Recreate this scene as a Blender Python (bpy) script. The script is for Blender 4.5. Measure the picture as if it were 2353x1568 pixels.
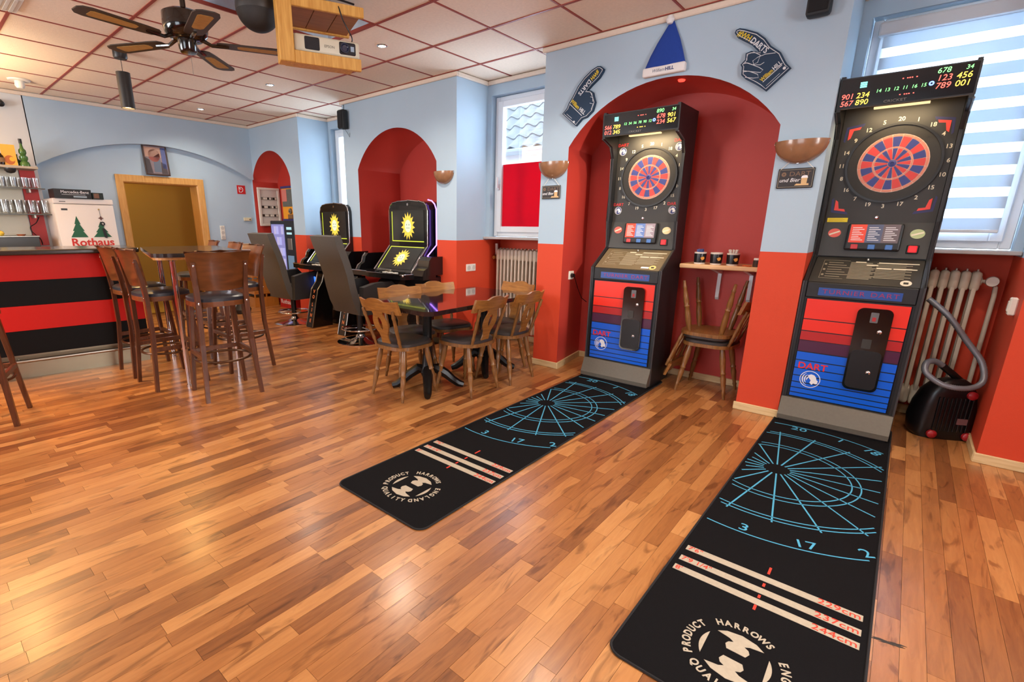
import bpy, bmesh, math, random
from mathutils import Matrix, Vector
random.seed(7)
FAN_POS = (-3.66, 1.465); FAN_ANG = math.radians(-10); GLOBE = (-3.41, 1.825, 2.676); POST = (-3.17, 1.86); POST_ANG = 68
for o in list(bpy.data.objects): bpy.data.objects.remove(o)
scene = bpy.context.scene
C = scene.collection
PI = math.pi
# ---------------------------------------------------------------- camera
W_PX, H_PX = 2353, 1568
F_PX, CX, CY = 1124.363, 1073.325, 823.617
YAW, PITCH, ROLL, CAM_Z = -0.719876, 0.267273, 0.0071385, 1.35
cam = bpy.data.cameras.new('camera'); cam.sensor_fit = 'HORIZONTAL'; cam.sensor_width = 36.0
cam.lens = F_PX / W_PX * 36.0
cam.shift_x = (W_PX / 2 - CX) / W_PX
cam.shift_y = (CY - H_PX / 2) / W_PX
cam.clip_start = 0.05
co = bpy.data.objects.new('camera', cam); C.objects.link(co); scene.camera = co
fw = Vector((math.sin(YAW)*math.cos(PITCH), math.cos(YAW)*math.cos(PITCH), -math.sin(PITCH)))
rt0 = Vector((math.cos(YAW), -math.sin(YAW), 0)); up0 = rt0.cross(fw)
rt = rt0*math.cos(ROLL) + up0*math.sin(ROLL); up = up0*math.cos(ROLL) - rt0*math.sin(ROLL)
m = Matrix((rt, up, -fw)).transposed().to_4x4(); m.translation = Vector((0, 0, CAM_Z)); co.matrix_world = m
# ---------------------------------------------------------------- view, world, daylight
vs = scene.view_settings
scene.display_settings.display_device = 'sRGB'
vs.view_transform = 'Standard'; vs.look = 'None'; vs.gamma = 1.0; vs.use_curve_mapping = False
vs.exposure = 0.12
world = bpy.data.worlds.new('sky'); scene.world = world; world.use_nodes = True
wb = world.node_tree.nodes['Background']
wb.inputs[0].default_value = (0.72, 0.86, 1.0, 1); wb.inputs[1].default_value = 6.0
def area(name, loc, rot, sx, sy, power, col):
    l = bpy.data.lights.new(name, 'AREA'); l.shape = 'RECTANGLE'; l.size = sx; l.size_y = sy
    l.energy = power; l.color = col
    o = bpy.data.objects.new(name, l); C.objects.link(o); o.location = loc; o.rotation_euler = rot
    return o
DAY = (0.62, 0.80, 1.0)
area('daylight_window_1', (-6.16, 4.95, 1.95), (-PI/2, 0, 0), 0.95, 1.4, 36, DAY)
area('daylight_window_2', (-3.10, 4.95, 1.95), (-PI/2, 0, 0), 0.95, 1.4, 48, DAY)
area('daylight_window_3', (0.02, 4.95, 1.95), (-PI/2, 0, 0), 0.95, 1.4, 70, DAY)
area('assumed_window_light_4', (2.80, 1.25, 1.75), (0, PI/2, 0), 1.6, 1.3, 150, (1.0, 0.97, 0.93))  # unseen front-wall window, assumed as the source lighting the niche's left side
area('fill_window_light_5', (-1.2, -3.25, 1.75), (PI/2, 0, 0), 2.2, 1.6, 22, (1.0, 0.97, 0.93))  # fill through an added window in the left wall
area('fill_window_light_6', (-5.4, -3.25, 1.75), (PI/2, 0, 0), 2.4, 1.6, 170, (1.0, 0.97, 0.93))  # fill for the bar side, from a second added window
# ---------------------------------------------------------------- helpers
def lin(c):
    c = c/255.0
    return c/12.92 if c <= 0.04045 else ((c+0.055)/1.055)**2.4
def rgb(r, g, b): return (lin(r), lin(g), lin(b), 1.0)
MATS = {}
def mat(name, col, rough=0.5, metal=0.0, emit=None, estr=0.0, coat=0.0, noise=0.0, nscale=8.0, bump=0.0, bscale=60.0, spec=0.5, trans=0.0):
    if name in MATS: return MATS[name]
    M = bpy.data.materials.new(name); M.use_nodes = True
    nt = M.node_tree; b = nt.nodes['Principled BSDF']
    b.inputs['Base Color'].default_value = col
    b.inputs['Roughness'].default_value = rough; b.inputs['Metallic'].default_value = metal
    b.inputs['Specular IOR Level'].default_value = spec
    b.inputs['Coat Weight'].default_value = coat
    b.inputs['Transmission Weight'].default_value = trans
    if emit:
        b.inputs['Emission Color'].default_value = emit; b.inputs['Emission Strength'].default_value = estr
    if noise or bump:
        tc = nt.nodes.new('ShaderNodeTexCoord')
    if noise:
        n = nt.nodes.new('ShaderNodeTexNoise'); n.inputs['Scale'].default_value = nscale; n.inputs['Detail'].default_value = 4
        nt.links.new(tc.outputs['Object'], n.inputs['Vector'])
        mx = nt.nodes.new('ShaderNodeMix'); mx.data_type = 'RGBA'
        mx.inputs[6].default_value = tuple(c*(1-noise) for c in col[:3]) + (1,)
        mx.inputs[7].default_value = tuple(min(1, c*(1+noise)) for c in col[:3]) + (1,)
        nt.links.new(n.outputs['Fac'], mx.inputs[0]); nt.links.new(mx.outputs[2], b.inputs['Base Color'])
    if bump:
        n2 = nt.nodes.new('ShaderNodeTexNoise'); n2.inputs['Scale'].default_value = bscale; n2.inputs['Detail'].default_value = 3
        nt.links.new(tc.outputs['Object'], n2.inputs['Vector'])
        bp = nt.nodes.new('ShaderNodeBump'); bp.inputs['Strength'].default_value = bump; bp.inputs['Distance'].default_value = 0.01
        nt.links.new(n2.outputs['Fac'], bp.inputs['Height']); nt.links.new(bp.outputs['Normal'], b.inputs['Normal'])
    MATS[name] = M
    return M
def wood(name, c1, c2, rough=0.35, axis='X', scale=6.0, coat=0.0, stretch=14.0):
    if name in MATS: return MATS[name]
    M = bpy.data.materials.new(name); M.use_nodes = True
    nt = M.node_tree; b = nt.nodes['Principled BSDF']; b.inputs['Roughness'].default_value = rough; b.inputs['Coat Weight'].default_value = coat
    tc = nt.nodes.new('ShaderNodeTexCoord'); mp = nt.nodes.new('ShaderNodeMapping')
    s = [stretch]*3; s['XYZ'.index(axis)] = 1.2; mp.inputs['Scale'].default_value = s
    nt.links.new(tc.outputs['Object'], mp.inputs['Vector'])
    n = nt.nodes.new('ShaderNodeTexNoise'); n.inputs['Scale'].default_value = scale; n.inputs['Detail'].default_value = 6; n.inputs['Distortion'].default_value = 0.6
    nt.links.new(mp.outputs['Vector'], n.inputs['Vector'])
    r = nt.nodes.new('ShaderNodeValToRGB'); r.color_ramp.elements[0].position = 0.32; r.color_ramp.elements[1].position = 0.68
    r.color_ramp.elements[0].color = c1; r.color_ramp.elements[1].color = c2
    nt.links.new(n.outputs['Fac'], r.inputs['Fac']); nt.links.new(r.outputs['Color'], b.inputs['Base Color'])
    MATS[name] = M
    return M
def emis(name, col, strength): return mat(name, (0.02, 0.02, 0.02, 1), 0.4, emit=col, estr=strength)
def clearglass(name, tint=(1, 1, 1, 1), gloss=0.10, rough=0.0, glosscol=(1, 1, 1, 1), k=0.6):
    if name in MATS: return MATS[name]
    M = bpy.data.materials.new(name); M.use_nodes = True; nt = M.node_tree; nt.nodes.clear()
    o = nt.nodes.new('ShaderNodeOutputMaterial'); t = nt.nodes.new('ShaderNodeBsdfTransparent'); t.inputs[0].default_value = tint
    g = nt.nodes.new('ShaderNodeBsdfGlossy'); g.inputs['Roughness'].default_value = rough; g.inputs[0].default_value = glosscol
    mx = nt.nodes.new('ShaderNodeMixShader')
    fr = nt.nodes.new('ShaderNodeLayerWeight'); fr.inputs['Blend'].default_value = 0.35
    ma = nt.nodes.new('ShaderNodeMath'); ma.operation = 'MULTIPLY_ADD'; ma.inputs[1].default_value = k; ma.inputs[2].default_value = gloss
    nt.links.new(fr.outputs['Fresnel'], ma.inputs[0]); nt.links.new(ma.outputs[0], mx.inputs[0])
    nt.links.new(t.outputs[0], mx.inputs[1]); nt.links.new(g.outputs[0], mx.inputs[2]); nt.links.new(mx.outputs[0], o.inputs[0])
    MATS[name] = M
    return M
B = bmesh.new
def box(bm, x0, x1, y0, y1, z0, z1, bev=0.0, seg=2):
    r = bmesh.ops.create_cube(bm, size=1.0); vs_ = r['verts']
    bmesh.ops.scale(bm, vec=(x1-x0, y1-y0, z1-z0), verts=vs_)
    bmesh.ops.translate(bm, vec=((x0+x1)/2, (y0+y1)/2, (z0+z1)/2), verts=vs_)
    if bev:
        es = list({e for v in vs_ for e in v.link_edges})
        bmesh.ops.bevel(bm, geom=es, offset=bev, segments=seg, affect='EDGES', profile=0.5)
    return bm
def quad(bm, *ps):
    return bm.faces.new([bm.verts.new(p) for p in ps])
def prism(bm, poly, d0, d1, plane='XZ'):
    """polygon extruded along the third axis from d0 to d1"""
    f = {'XZ': lambda a, b, d: (a, d, b), 'XY': lambda a, b, d: (a, b, d), 'YZ': lambda a, b, d: (d, a, b)}[plane]
    A = [bm.verts.new(f(a, b, d0)) for a, b in poly]; Bv = [bm.verts.new(f(a, b, d1)) for a, b in poly]
    n = len(poly)
    bm.faces.new(A); bm.faces.new(Bv[::-1])
    for i in range(n):
        j = (i+1) % n; bm.faces.new((A[i], Bv[i], Bv[j], A[j]))
    return bm
def ring_frame(bm, center, d, r, n, up=None):
    d = Vector(d).normalized()
    a = up if up is not None else (Vector((0, 0, 1)) if abs(d.z) < 0.9 else Vector((1, 0, 0)))
    u = d.cross(a).normalized(); v = u.cross(d).normalized()
    return [bm.verts.new(Vector(center) + u*(r*math.cos(2*PI*i/n)) + v*(r*math.sin(2*PI*i/n))) for i in range(n)]
def tube(bm, pts, r, n=10, closed=False, cap=True):
    pts = [Vector(p) for p in pts]; N = len(pts); rings = []
    for i, p in enumerate(pts):
        if closed: d = pts[(i+1) % N] - pts[i-1]
        else: d = pts[min(i+1, N-1)] - pts[max(i-1, 0)]
        ri = r[i] if isinstance(r, (list, tuple)) else r
        rings.append(ring_frame(bm, p, d, ri, n))
    for i in range(N if closed else N-1):
        a, b = rings[i], rings[(i+1) % N]
        # align rings to limit twist
        k0 = min(range(n), key=lambda k: (a[0].co - b[k].co).length_squared)
        for k in range(n): bm.faces.new((a[k], a[(k+1) % n], b[(k+1+k0) % n], b[(k+k0) % n]))
    if cap and not closed:
        bm.faces.new(rings[0][::-1]); bm.faces.new(rings[-1])
    return bm
def lathe(bm, prof, n=24, c=(0, 0, 0), a0=0.0, a1=2*PI):
    """profile of (radius, z)"""
    full = abs(a1-a0-2*PI) < 1e-6; m_ = n if full else n+1; rings = []
    for r, z in prof:
        if r < 1e-6: rings.append([bm.verts.new((c[0], c[1], c[2]+z))]*m_)
        else: rings.append([bm.verts.new((c[0]+r*math.cos(a0+(a1-a0)*i/n), c[1]+r*math.sin(a0+(a1-a0)*i/n), c[2]+z)) for i in range(m_)])
    for i in range(len(prof)-1):
        a, b = rings[i], rings[i+1]
        for k in range(n):
            l = (k+1) % m_
            vs_ = [a[k], a[l], b[l], b[k]]; u = []
            for v in vs_:
                if v not in u: u.append(v)
            if len(u) > 2:
                try: bm.faces.new(u)
                except ValueError: pass
    return bm
def xf(bm, mtx, start=0):
    bm.verts.ensure_lookup_table()
    for v in bm.verts[start:]: v.co = mtx @ v.co
    return bm
def mesh_of(name, bm, material, smooth=False, ang=0.7):
    bmesh.ops.recalc_face_normals(bm, faces=bm.faces[:])
    if smooth:
        for f in bm.faces: f.smooth = True
        for e in bm.edges:
            if len(e.link_faces) == 2 and e.calc_face_angle(0) > ang: e.smooth = False
    me = bpy.data.meshes.new(name); bm.to_mesh(me); bm.free()
    if material is not None:
        for M in (material if isinstance(material, (list, tuple)) else [material]): me.materials.append(M)
    return me
def obj(name, bm, material, parent=None, smooth=False, loc=None, rot=None, ang=0.7):
    me = bm if isinstance(bm, bpy.types.Mesh) else mesh_of(name, bm, material, smooth, ang)
    o = bpy.data.objects.new(name, me); C.objects.link(o)
    if parent is not None: o.parent = parent
    if loc is not None: o.location = loc
    if rot is not None: o.rotation_euler = rot
    return o
def tag(o, label, cat, group=None):
    o['label'] = label; o['category'] = cat
    if group: o['group'] = group
    return o
def thing(name, label, cat, loc=(0, 0, 0), rotz=0.0, group=None, rot=None):
    o = bpy.data.objects.new(name, None); C.objects.link(o); o.empty_display_size = 0.1
    o.location = loc; o.rotation_euler = rot if rot is not None else (0, 0, rotz)
    return tag(o, label, cat, group)
def struct(o): o['kind'] = 'structure'; return o
def copy_tree(o, parent=None):
    c = o.copy(); C.objects.link(c); c.parent = parent
    for ch in list(o.children): copy_tree(ch, c)
    return c
def place(o, loc, rotz=0.0, label=None):
    o.location = loc; o.rotation_euler = (0, 0, rotz)
    if label: o['label'] = label
    return o
_txt = {}
def text_mesh(s, size, material, ext=0.0006, align='CENTER', sx=1.0, space=1.0, shear=0.0, bold=0.0):
    cu = bpy.data.curves.new('lettering', 'FONT'); cu.body = s; cu.size = size; cu.extrude = ext
    cu.align_x = align; cu.align_y = 'CENTER'; cu.space_character = space; cu.shear = shear; cu.offset = bold
    cu.resolution_u = 3
    o = bpy.data.objects.new('lettering', cu)
    me = bpy.data.meshes.new_from_object(o)
    bpy.data.objects.remove(o); bpy.data.curves.remove(cu)
    if sx != 1.0:
        for v in me.vertices: v.co.x *= sx
    me.materials.clear(); me.materials.append(material)
    return me
FRONT = (PI/2, 0, 0)      # text read by someone looking along +y
def text(name, s, size, material, parent, loc, rot=FRONT, **k):
    return obj(name, text_mesh(s, size, material, **k), None, parent, loc=loc, rot=rot)
def join_mesh(dst_bm, me, mtx):
    s = len(dst_bm.verts); dst_bm.from_mesh(me); dst_bm.verts.ensure_lookup_table()
    for v in dst_bm.verts[s:]: v.co = mtx @ v.co
# ================================================================ the setting
ZC = 2.818; YW = 4.01; XB = -8.22; XE = 2.4; YF = -2.7; ZRED = 1.18
def two_tone():
    M = bpy.data.materials.new('paint_blue_over_red'); M.use_nodes = True; nt = M.node_tree; b = nt.nodes['Principled BSDF']
    b.inputs['Roughness'].default_value = 0.55; b.inputs['Specular IOR Level'].default_value = 0.3
    g = nt.nodes.new('ShaderNodeNewGeometry'); s = nt.nodes.new('ShaderNodeSeparateXYZ'); nt.links.new(g.outputs['Position'], s.inputs[0])
    c = nt.nodes.new('ShaderNodeMath'); c.operation = 'GREATER_THAN'; c.inputs[1].default_value = ZRED
    nt.links.new(s.outputs['Z'], c.inputs[0])
    n = nt.nodes.new('ShaderNodeTexNoise'); n.inputs['Scale'].default_value = 2.2; n.inputs['Detail'].default_value = 3; nt.links.new(g.outputs['Position'], n.inputs['Vector'])
    mx = nt.nodes.new('ShaderNodeMix'); mx.data_type = 'RGBA'; nt.links.new(c.outputs[0], mx.inputs[0])
    mx.inputs[6].default_value = RED; mx.inputs[7].default_value = BLUE
    hv = nt.nodes.new('ShaderNodeHueSaturation'); nt.links.new(mx.outputs[2], hv.inputs['Color'])
    mr = nt.nodes.new('ShaderNodeMapRange'); mr.inputs[3].default_value = 0.94; mr.inputs[4].default_value = 1.05; nt.links.new(n.outputs['Fac'], mr.inputs[0]); nt.links.new(mr.outputs[0], hv.inputs['Value'])
    nt.links.new(hv.outputs[0], b.inputs['Base Color'])
    n2 = nt.nodes.new('ShaderNodeTexNoise'); n2.inputs['Scale'].default_value = 220; nt.links.new(g.outputs['Position'], n2.inputs['Vector'])
    bp = nt.nodes.new('ShaderNodeBump'); bp.inputs['Strength'].default_value = 0.12; bp.inputs['Distance'].default_value = 0.004
    nt.links.new(n2.outputs['Fac'], bp.inputs['Height']); nt.links.new(bp.outputs['Normal'], b.inputs['Normal'])
    return M
RED = rgb(206, 70, 42); BLUE = rgb(170, 192, 210)
M_WALL = two_tone()
M_RED = mat('paint_red', rgb(192, 62, 52), 0.5, noise=0.06, nscale=3, bump=0.12, bscale=220)
M_BLUE = mat('paint_pale_blue', BLUE, 0.55, noise=0.04, nscale=3, bump=0.1, bscale=220)
M_WHITEWALL = mat('paint_grey_white', rgb(205, 208, 210), 0.6, noise=0.03, nscale=3)
M_TRIM = mat('cornice_cream', rgb(222, 206, 190), 0.6, noise=0.05, nscale=40)
M_BASE = wood('baseboard_pale_wood', rgb(205, 175, 125), rgb(220, 196, 150), 0.5, 'X', 5)
M_PVC = mat('white_pvc', rgb(228, 234, 240), 0.3)
M_WHITE = mat('white_plastic', rgb(225, 222, 214), 0.4)
M_BLACK = mat('black_plastic', rgb(20, 20, 22), 0.4)
M_BLACKGLOSS = mat('black_gloss', rgb(12, 12, 14), 0.12, coat=0.3)
M_CHROME = mat('chrome', rgb(215, 215, 220), 0.12, 1.0)
M_STEEL = mat('brushed_steel', rgb(170, 165, 155), 0.35, 1.0)
# ---- floor
def floor_mat():
    M = bpy.data.materials.new('laminate_walnut_strips'); M.use_nodes = True; nt = M.node_tree; b = nt.nodes['Principled BSDF']; L = nt.links
    a = nt.nodes.new('ShaderNodeAttribute'); a.attribute_name = 'tone'
    s = nt.nodes.new('ShaderNodeSeparateColor'); L.new(a.outputs['Color'], s.inputs[0])
    g = nt.nodes.new('ShaderNodeNewGeometry')
    off = nt.nodes.new('ShaderNodeVectorMath'); off.operation = 'MULTIPLY_ADD'; off.inputs[1].default_value = (37, 53, 71)
    L.new(a.outputs['Color'], off.inputs[0]); L.new(g.outputs['Position'], off.inputs[2])
    mp = nt.nodes.new('ShaderNodeMapping'); mp.inputs['Scale'].default_value = (26, 2.6, 1); L.new(off.outputs[0], mp.inputs['Vector'])
    n = nt.nodes.new('ShaderNodeTexNoise'); n.inputs['Scale'].default_value = 1.6; n.inputs['Detail'].default_value = 7; n.inputs['Roughness'].default_value = 0.62; n.inputs['Distortion'].default_value = 1.1
    L.new(mp.outputs[0], n.inputs['Vector'])
    mp2 = nt.nodes.new('ShaderNodeMapping'); mp2.inputs['Scale'].default_value = (9, 1.8, 1); L.new(off.outputs[0], mp2.inputs['Vector'])
    n2 = nt.nodes.new('ShaderNodeTexNoise'); n2.inputs['Scale'].default_value = 1.3; n2.inputs['Detail'].default_value = 3; n2.inputs['Distortion'].default_value = 2.2
    L.new(mp2.outputs[0], n2.inputs['Vector'])
    r = nt.nodes.new('ShaderNodeValToRGB'); e = r.color_ramp.elements
    e[0].position = 0.0; e[0].color = rgb(98, 58, 32)
    e[1].position = 1.0; e[1].color = rgb(208, 154, 98)
    for p, c in ((0.22, rgb(128, 78, 42)), (0.5, rgb(164, 106, 58)), (0.75, rgb(188, 130, 76))):
        x = e.new(p); x.color = c
    # tone plus grain
    m1 = nt.nodes.new('ShaderNodeMath'); m1.operation = 'MULTIPLY_ADD'; m1.inputs[1].default_value = 0.55; L.new(n.outputs['Fac'], m1.inputs[0])
    m2 = nt.nodes.new('ShaderNodeMath'); m2.operation = 'MULTIPLY_ADD'; m2.inputs[1].default_value = 0.62; m2.inputs[2].default_value = -0.08; L.new(s.outputs[0], m2.inputs[0]); L.new(m2.outputs[0], m1.inputs[2])
    L.new(m1.outputs[0], r.inputs['Fac'])
    # dark veins
    vr = nt.nodes.new('ShaderNodeValToRGB'); vr.color_ramp.elements[0].position = 0.57; vr.color_ramp.elements[0].color = (1, 1, 1, 1); vr.color_ramp.elements[1].position = 0.68; vr.color_ramp.elements[1].color = (0.42, 0.36, 0.32, 1)
    L.new(n2.outputs['Fac'], vr.inputs['Fac'])
    mx = nt.nodes.new('ShaderNodeMix'); mx.data_type = 'RGBA'; mx.blend_type = 'MULTIPLY'; mx.inputs[0].default_value = 0.75
    L.new(r.outputs[0], mx.inputs[6]); L.new(vr.outputs[0], mx.inputs[7]); L.new(mx.outputs[2], b.inputs['Base Color'])
    b.inputs['Roughness'].default_value = 0.30; b.inputs['Coat Weight'].default_value = 0.32; b.inputs['Coat Roughness'].default_value = 0.20
    return M
M_FLOOR = floor_mat()
M_SUB = mat('subfloor_dark', rgb(70, 45, 28), 0.8)
floor = struct(obj('floor', box(B(), XB-0.3, XE, YF, 4.9, -0.08, -0.006), M_SUB))
floor['label'] = 'brown walnut strip laminate floor'
def project(x, y, z):
    d = Vector((x, y, z-CAM_Z)); k = d.dot(fw)
    if k < 0.1: return None
    return CX + F_PX*d.dot(rt)/k, CY - F_PX*d.dot(up)/k, k
PW = 0.0667; strips = []
x = XB-0.3; rr = random.Random(11); row = 0
while x < XE:
    y = YF - rr.random()*0.5
    while y < 4.9:
        L_ = rr.choice((0.24, 0.36, 0.46, 0.58, 0.72))
        tone = rr.choice((0.02, 0.14, 0.28, 0.38, 0.46, 0.55, 0.64, 0.73, 0.83, 0.95))
        strips.append((x, y, L_, tone)); y += L_
    x += PW
def strip_bm(bm, x0, y0, L_, lay, tone, seed, z1=0.0):
    g_ = 0.0005
    s = len(bm.faces); box(bm, x0+g_, x0+PW-g_, y0+g_, y0+L_-g_, -0.006, z1); bm.faces.ensure_lookup_table()
    for f in bm.faces[s:]:
        for l in f.loops: l[lay] = (tone, seed, 0.5, 1)
def score(st):
    p = project(st[0]+PW/2, st[1]+st[2]/2, 0)
    if not p or not (-40 < p[0] < W_PX+40 and -40 < p[1] < H_PX+40): return -1
    return st[2]/p[2]**3
order = sorted(strips, key=score, reverse=True)
near = order[:300]; rest = order[300:]
cache = {}
for st in near:
    key = (st[2], st[3])
    if key not in cache:
        bm = B(); lay = bm.loops.layers.float_color.new('tone'); strip_bm(bm, 0, 0, st[2], lay, st[3], st[3]*1.7 % 1)
        cache[key] = mesh_of('plank', bm, M_FLOOR)
    obj('plank', cache[key], None, floor, loc=(st[0], st[1], 0))
bm = B(); lay = bm.loops.layers.float_color.new('tone')
for st in rest: strip_bm(bm, st[0], st[1], st[2], lay, st[3], st[3]*1.7 % 1)
o = obj('planks_far', bm, M_FLOOR, floor); o['kind'] = 'stuff'
def dark_smear():
    bm = B(); r_ = random.Random(5)
    for k in range(14):
        u = k/13; x_, y_ = .158+.062*u, 1.940+.016*u+.012*(r_.random()-.5); w_ = .002+.004*r_.random(); l_ = .025+.03*r_.random(); a = .1+.3*r_.random()
        P = [(x_-l_*math.cos(a)/2, y_-l_*math.sin(a)/2), (x_+w_*math.sin(a), y_-w_*math.cos(a)), (x_+l_*math.cos(a)/2, y_+l_*math.sin(a)/2), (x_-w_*math.sin(a), y_+w_*math.cos(a))]
        prism(bm, P, .0001, .0004+.00004*k, 'XY')
    o = obj('scuff_mark', bm, mat('scuff_black', rgb(52, 46, 44), .7), floor); o['kind'] = 'stuff'
dark_smear()
# ---- ceiling
M_TILE = mat('ceiling_tile', rgb(240, 222, 200), 0.8, noise=0.10, nscale=45, bump=0.2, bscale=150)
M_BAR = mat('ceiling_grid_red', rgb(150, 62, 48), 0.5)
ceil = struct(obj('ceiling', box(B(), XB-0.3, XE, YF, 4.9, 3.06, 3.12), M_TRIM))
ceil['label'] = 'suspended ceiling of cream tiles in a red grid'
TS = 0.6255; LX, LY = -3.363, 2.741
i0, i1 = math.floor((XB-LX)/TS), math.ceil((XE-LX)/TS); j0, j1 = math.floor((YF-LY)/TS), math.ceil((4.6-LY)/TS)
tile_me = mesh_of('ceiling_tile', box(B(), 0.008, TS-0.008, 0.008, TS-0.008, 0, 0.012, 0.003, 1), M_TILE)
HOLE = {(-1, -1), (-1, -2)}
for i in range(i0, i1):
    for j in range(j0, j1):
        if (i, j) in HOLE: continue
        obj('ceiling_tile', tile_me, None, ceil, loc=(LX+i*TS, LY+j*TS, ZC+0.002))
for j in range(j0, j1+1): obj('grid_bar', box(B(), XB, XE, -0.011, 0.011, -0.003, 0.02), M_BAR, ceil, loc=(0, LY+j*TS, ZC))
for i in range(i0+1, i1):
    obj('grid_bar', box(B(), -0.007, 0.007, YF, 4.6, -0.002, 0.02), M_BAR, ceil, loc=(LX+i*TS, 0, ZC))
# the opening left by two missing tiles
M_PAPER = mat('leaf_wallpaper', rgb(190, 210, 228), 0.7, noise=0.35, nscale=9)
bm = B(); xa, xb_, ya, yb = LX-TS, LX, LY-2*TS, LY
quad(bm, (xa, yb, ZC), (xb_, yb, ZC), (xb_, yb, 3.06), (xa, yb, 3.06)); quad(bm, (xa, ya, ZC), (xb_, ya, ZC), (xb_, ya, 3.06), (xa, ya, 3.06))
quad(bm, (xa, ya, ZC), (xa, yb, ZC), (xa, yb, 3.06), (xa, ya, 3.06))
obj('opening_liner', bm, M_PAPER, ceil)
bm = B(); quad(bm, (xb_, ya, ZC), (xb_, yb, ZC), (xb_, yb, 3.06), (xb_, ya, 3.06)); obj('opening_side', bm, M_RED, ceil)
# ---- right wall with niches and window recesses
def arc(xa, xb, zs, za, n=24):
    h = (xb-xa)/2; r = za-zs; R = (h*h+r*r)/(2*r); c = (xa+xb)/2; zc = za-R; a = math.asin(h/R)
    return [(c+R*math.sin(-a+2*a*k/n), zc+R*math.cos(-a+2*a*k/n)) for k in range(n+1)]
def pillar(bm, x0, x1, arch=None):
    if not arch:
        quad(bm, (x0, YW, 0), (x1, YW, 0), (x1, YW, ZC+.05), (x0, YW, ZC+.05)); return
    xa, xb, zs, za = arch; pts = [(x0, 0), (xa, 0)] + arc(xa, xb, zs, za) + [(xb, 0), (x1, 0), (x1, ZC+.05), (x0, ZC+.05)]
    bm.faces.new([bm.verts.new((a, YW, b)) for a, b in pts])
AR_A = (-8.17, -7.0, 2.0, 2.41); AR_B = (-5.36, -3.975, 2.005, 2.408); AR_C = (-2.362, -0.778, 2.0, 2.412)
R1 = (-6.69, -5.63); R2 = (-3.68, -2.635); R3 = (-0.50, 0.525)
bm = B(); pillar(bm, XB-0.05, R1[0], AR_A); pillar(bm, R1[1], R2[0], AR_B); pillar(bm, R2[1], R3[0], AR_C); pillar(bm, R3[1], XE)
YR = 4.50; YN = 4.78
for (xa, xb) in (R1, R2, R3):
    for xx in (xa, xb):
        quad(bm, (xx, YW, 0), (xx, YR, 0), (xx, YR, ZC+.05), (xx, YW, ZC+.05)); quad(bm, (xx, YR, 0), (xx, YN, 0), (xx, YN, 1.19), (xx, YR, 1.19))
    wa, wb_ = xa+0.06, xb-0.04; z0, z1 = 1.215, 2.67
    quad(bm, (xa, YR, 1.19), (wa, YR, 1.19), (wa, YR, ZC+.05), (xa, YR, ZC+.05)); quad(bm, (wb_, YR, 1.19), (xb, YR, 1.19), (xb, YR, ZC+.05), (wb_, YR, ZC+.05))
    quad(bm, (wa, YR, z1), (wb_, YR, z1), (wb_, YR, ZC+.05), (wa, YR, ZC+.05))
    quad(bm, (wa, YR, z1), (wb_, YR, z1), (wb_, YR+.16, z1), (wa, YR+.16, z1))
    for xx in (wa, wb_): quad(bm, (xx, YR, 1.19), (xx, YR+.16, 1.19), (xx, YR+.16, z1), (xx, YR, z1))
    quad(bm, (xa, YN, 0), (xb, YN, 0), (xb, YN, 1.19), (xa, YN, 1.19))
    quad(bm, (xa, YR, 1.19), (xb, YR, 1.19), (xb, YN, 1.19), (xa, YN, 1.19))
wall_right = struct(obj('wall_right', bm, M_WALL)); wall_right['label'] = 'long wall with red arched niches and windows'
def niche(arch, yb, xl, xr):
    xa, xb, zs, za = arch; bm = B(); A = [(xa, 0)] + arc(*arch) + [(xb, 0)]
    c = (xa+xb)/2; k = (xr-xl)/(xb-xa); c2 = (xl+xr)/2
    Bk = [(c2+(p[0]-c)*k, p[1]) for p in A]
    for i in range(len(A)-1):
        f = quad(bm, (A[i][0], YW, A[i][1]), (A[i+1][0], YW, A[i+1][1]), (Bk[i+1][0], yb, Bk[i+1][1]), (Bk[i][0], yb, Bk[i][1])); f.smooth = 0 < i < len(A)-2
    bm.faces.new([bm.verts.new((a, yb, b)) for a, b in Bk])
    bmesh.ops.remove_doubles(bm, verts=bm.verts[:], dist=1e-4)
    return obj('niche', bm, M_RED, wall_right)
niche(AR_A, 4.46, -8.2, -7.0); niche(AR_B, 4.70, -5.36, -3.975); niche(AR_C, 4.60, -2.45, -0.80)
# cornice runs
tn = [0]
def trim(x0, x1, y0, y1, h=0.045):
    tn[0] += 1
    bm = B(); box(bm, min(x0, x1), max(x0, x1), min(y0, y1), max(y0, y1), ZC-h, ZC-0.004, 0.006, 1)
    struct(obj('trim_%d' % tn[0], bm, M_TRIM))
for x0, x1 in ((XB+.02, R1[0]+.025), (R1[1]-.025, R2[0]+.025), (R2[1]-.025, R3[0]+.025), (R3[1]-.025, XE)): trim(x0, x1, YW-.025, YW)
for xa, xb in (R1, R2, R3):
    trim(xa, xa+.025, YW, YR); trim(xb-.025, xb, YW, YR); trim(xa+.025, xb-.025, YR-.025, YR)
bn = [0]
def base(side, x0, x1, y0, y1, h=0.06):
    bn[0] += 1
    struct(obj('baseboard_%s' % side if bn[0] == 1 else 'baseboard_%s_%d' % (side, bn[0]), box(B(), min(x0, x1), max(x0, x1), min(y0, y1), max(y0, y1), 0, h, 0.004, 1), M_BASE))
base('right', R2[1]-.012, AR_C[0]+.014, YW-.014, YW); base('right', AR_C[1]-.014, R3[0]+.012, YW-.014, YW); base('right', R3[1]-.012, XE, YW-.014, YW)
base('right', -2.44, -0.81, 4.585, 4.60); base('right', R3[1]-.014, R3[1], YW, YN); base('right', R3[0], R3[1]-.014, YN-.014, YN, 0.07)
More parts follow.
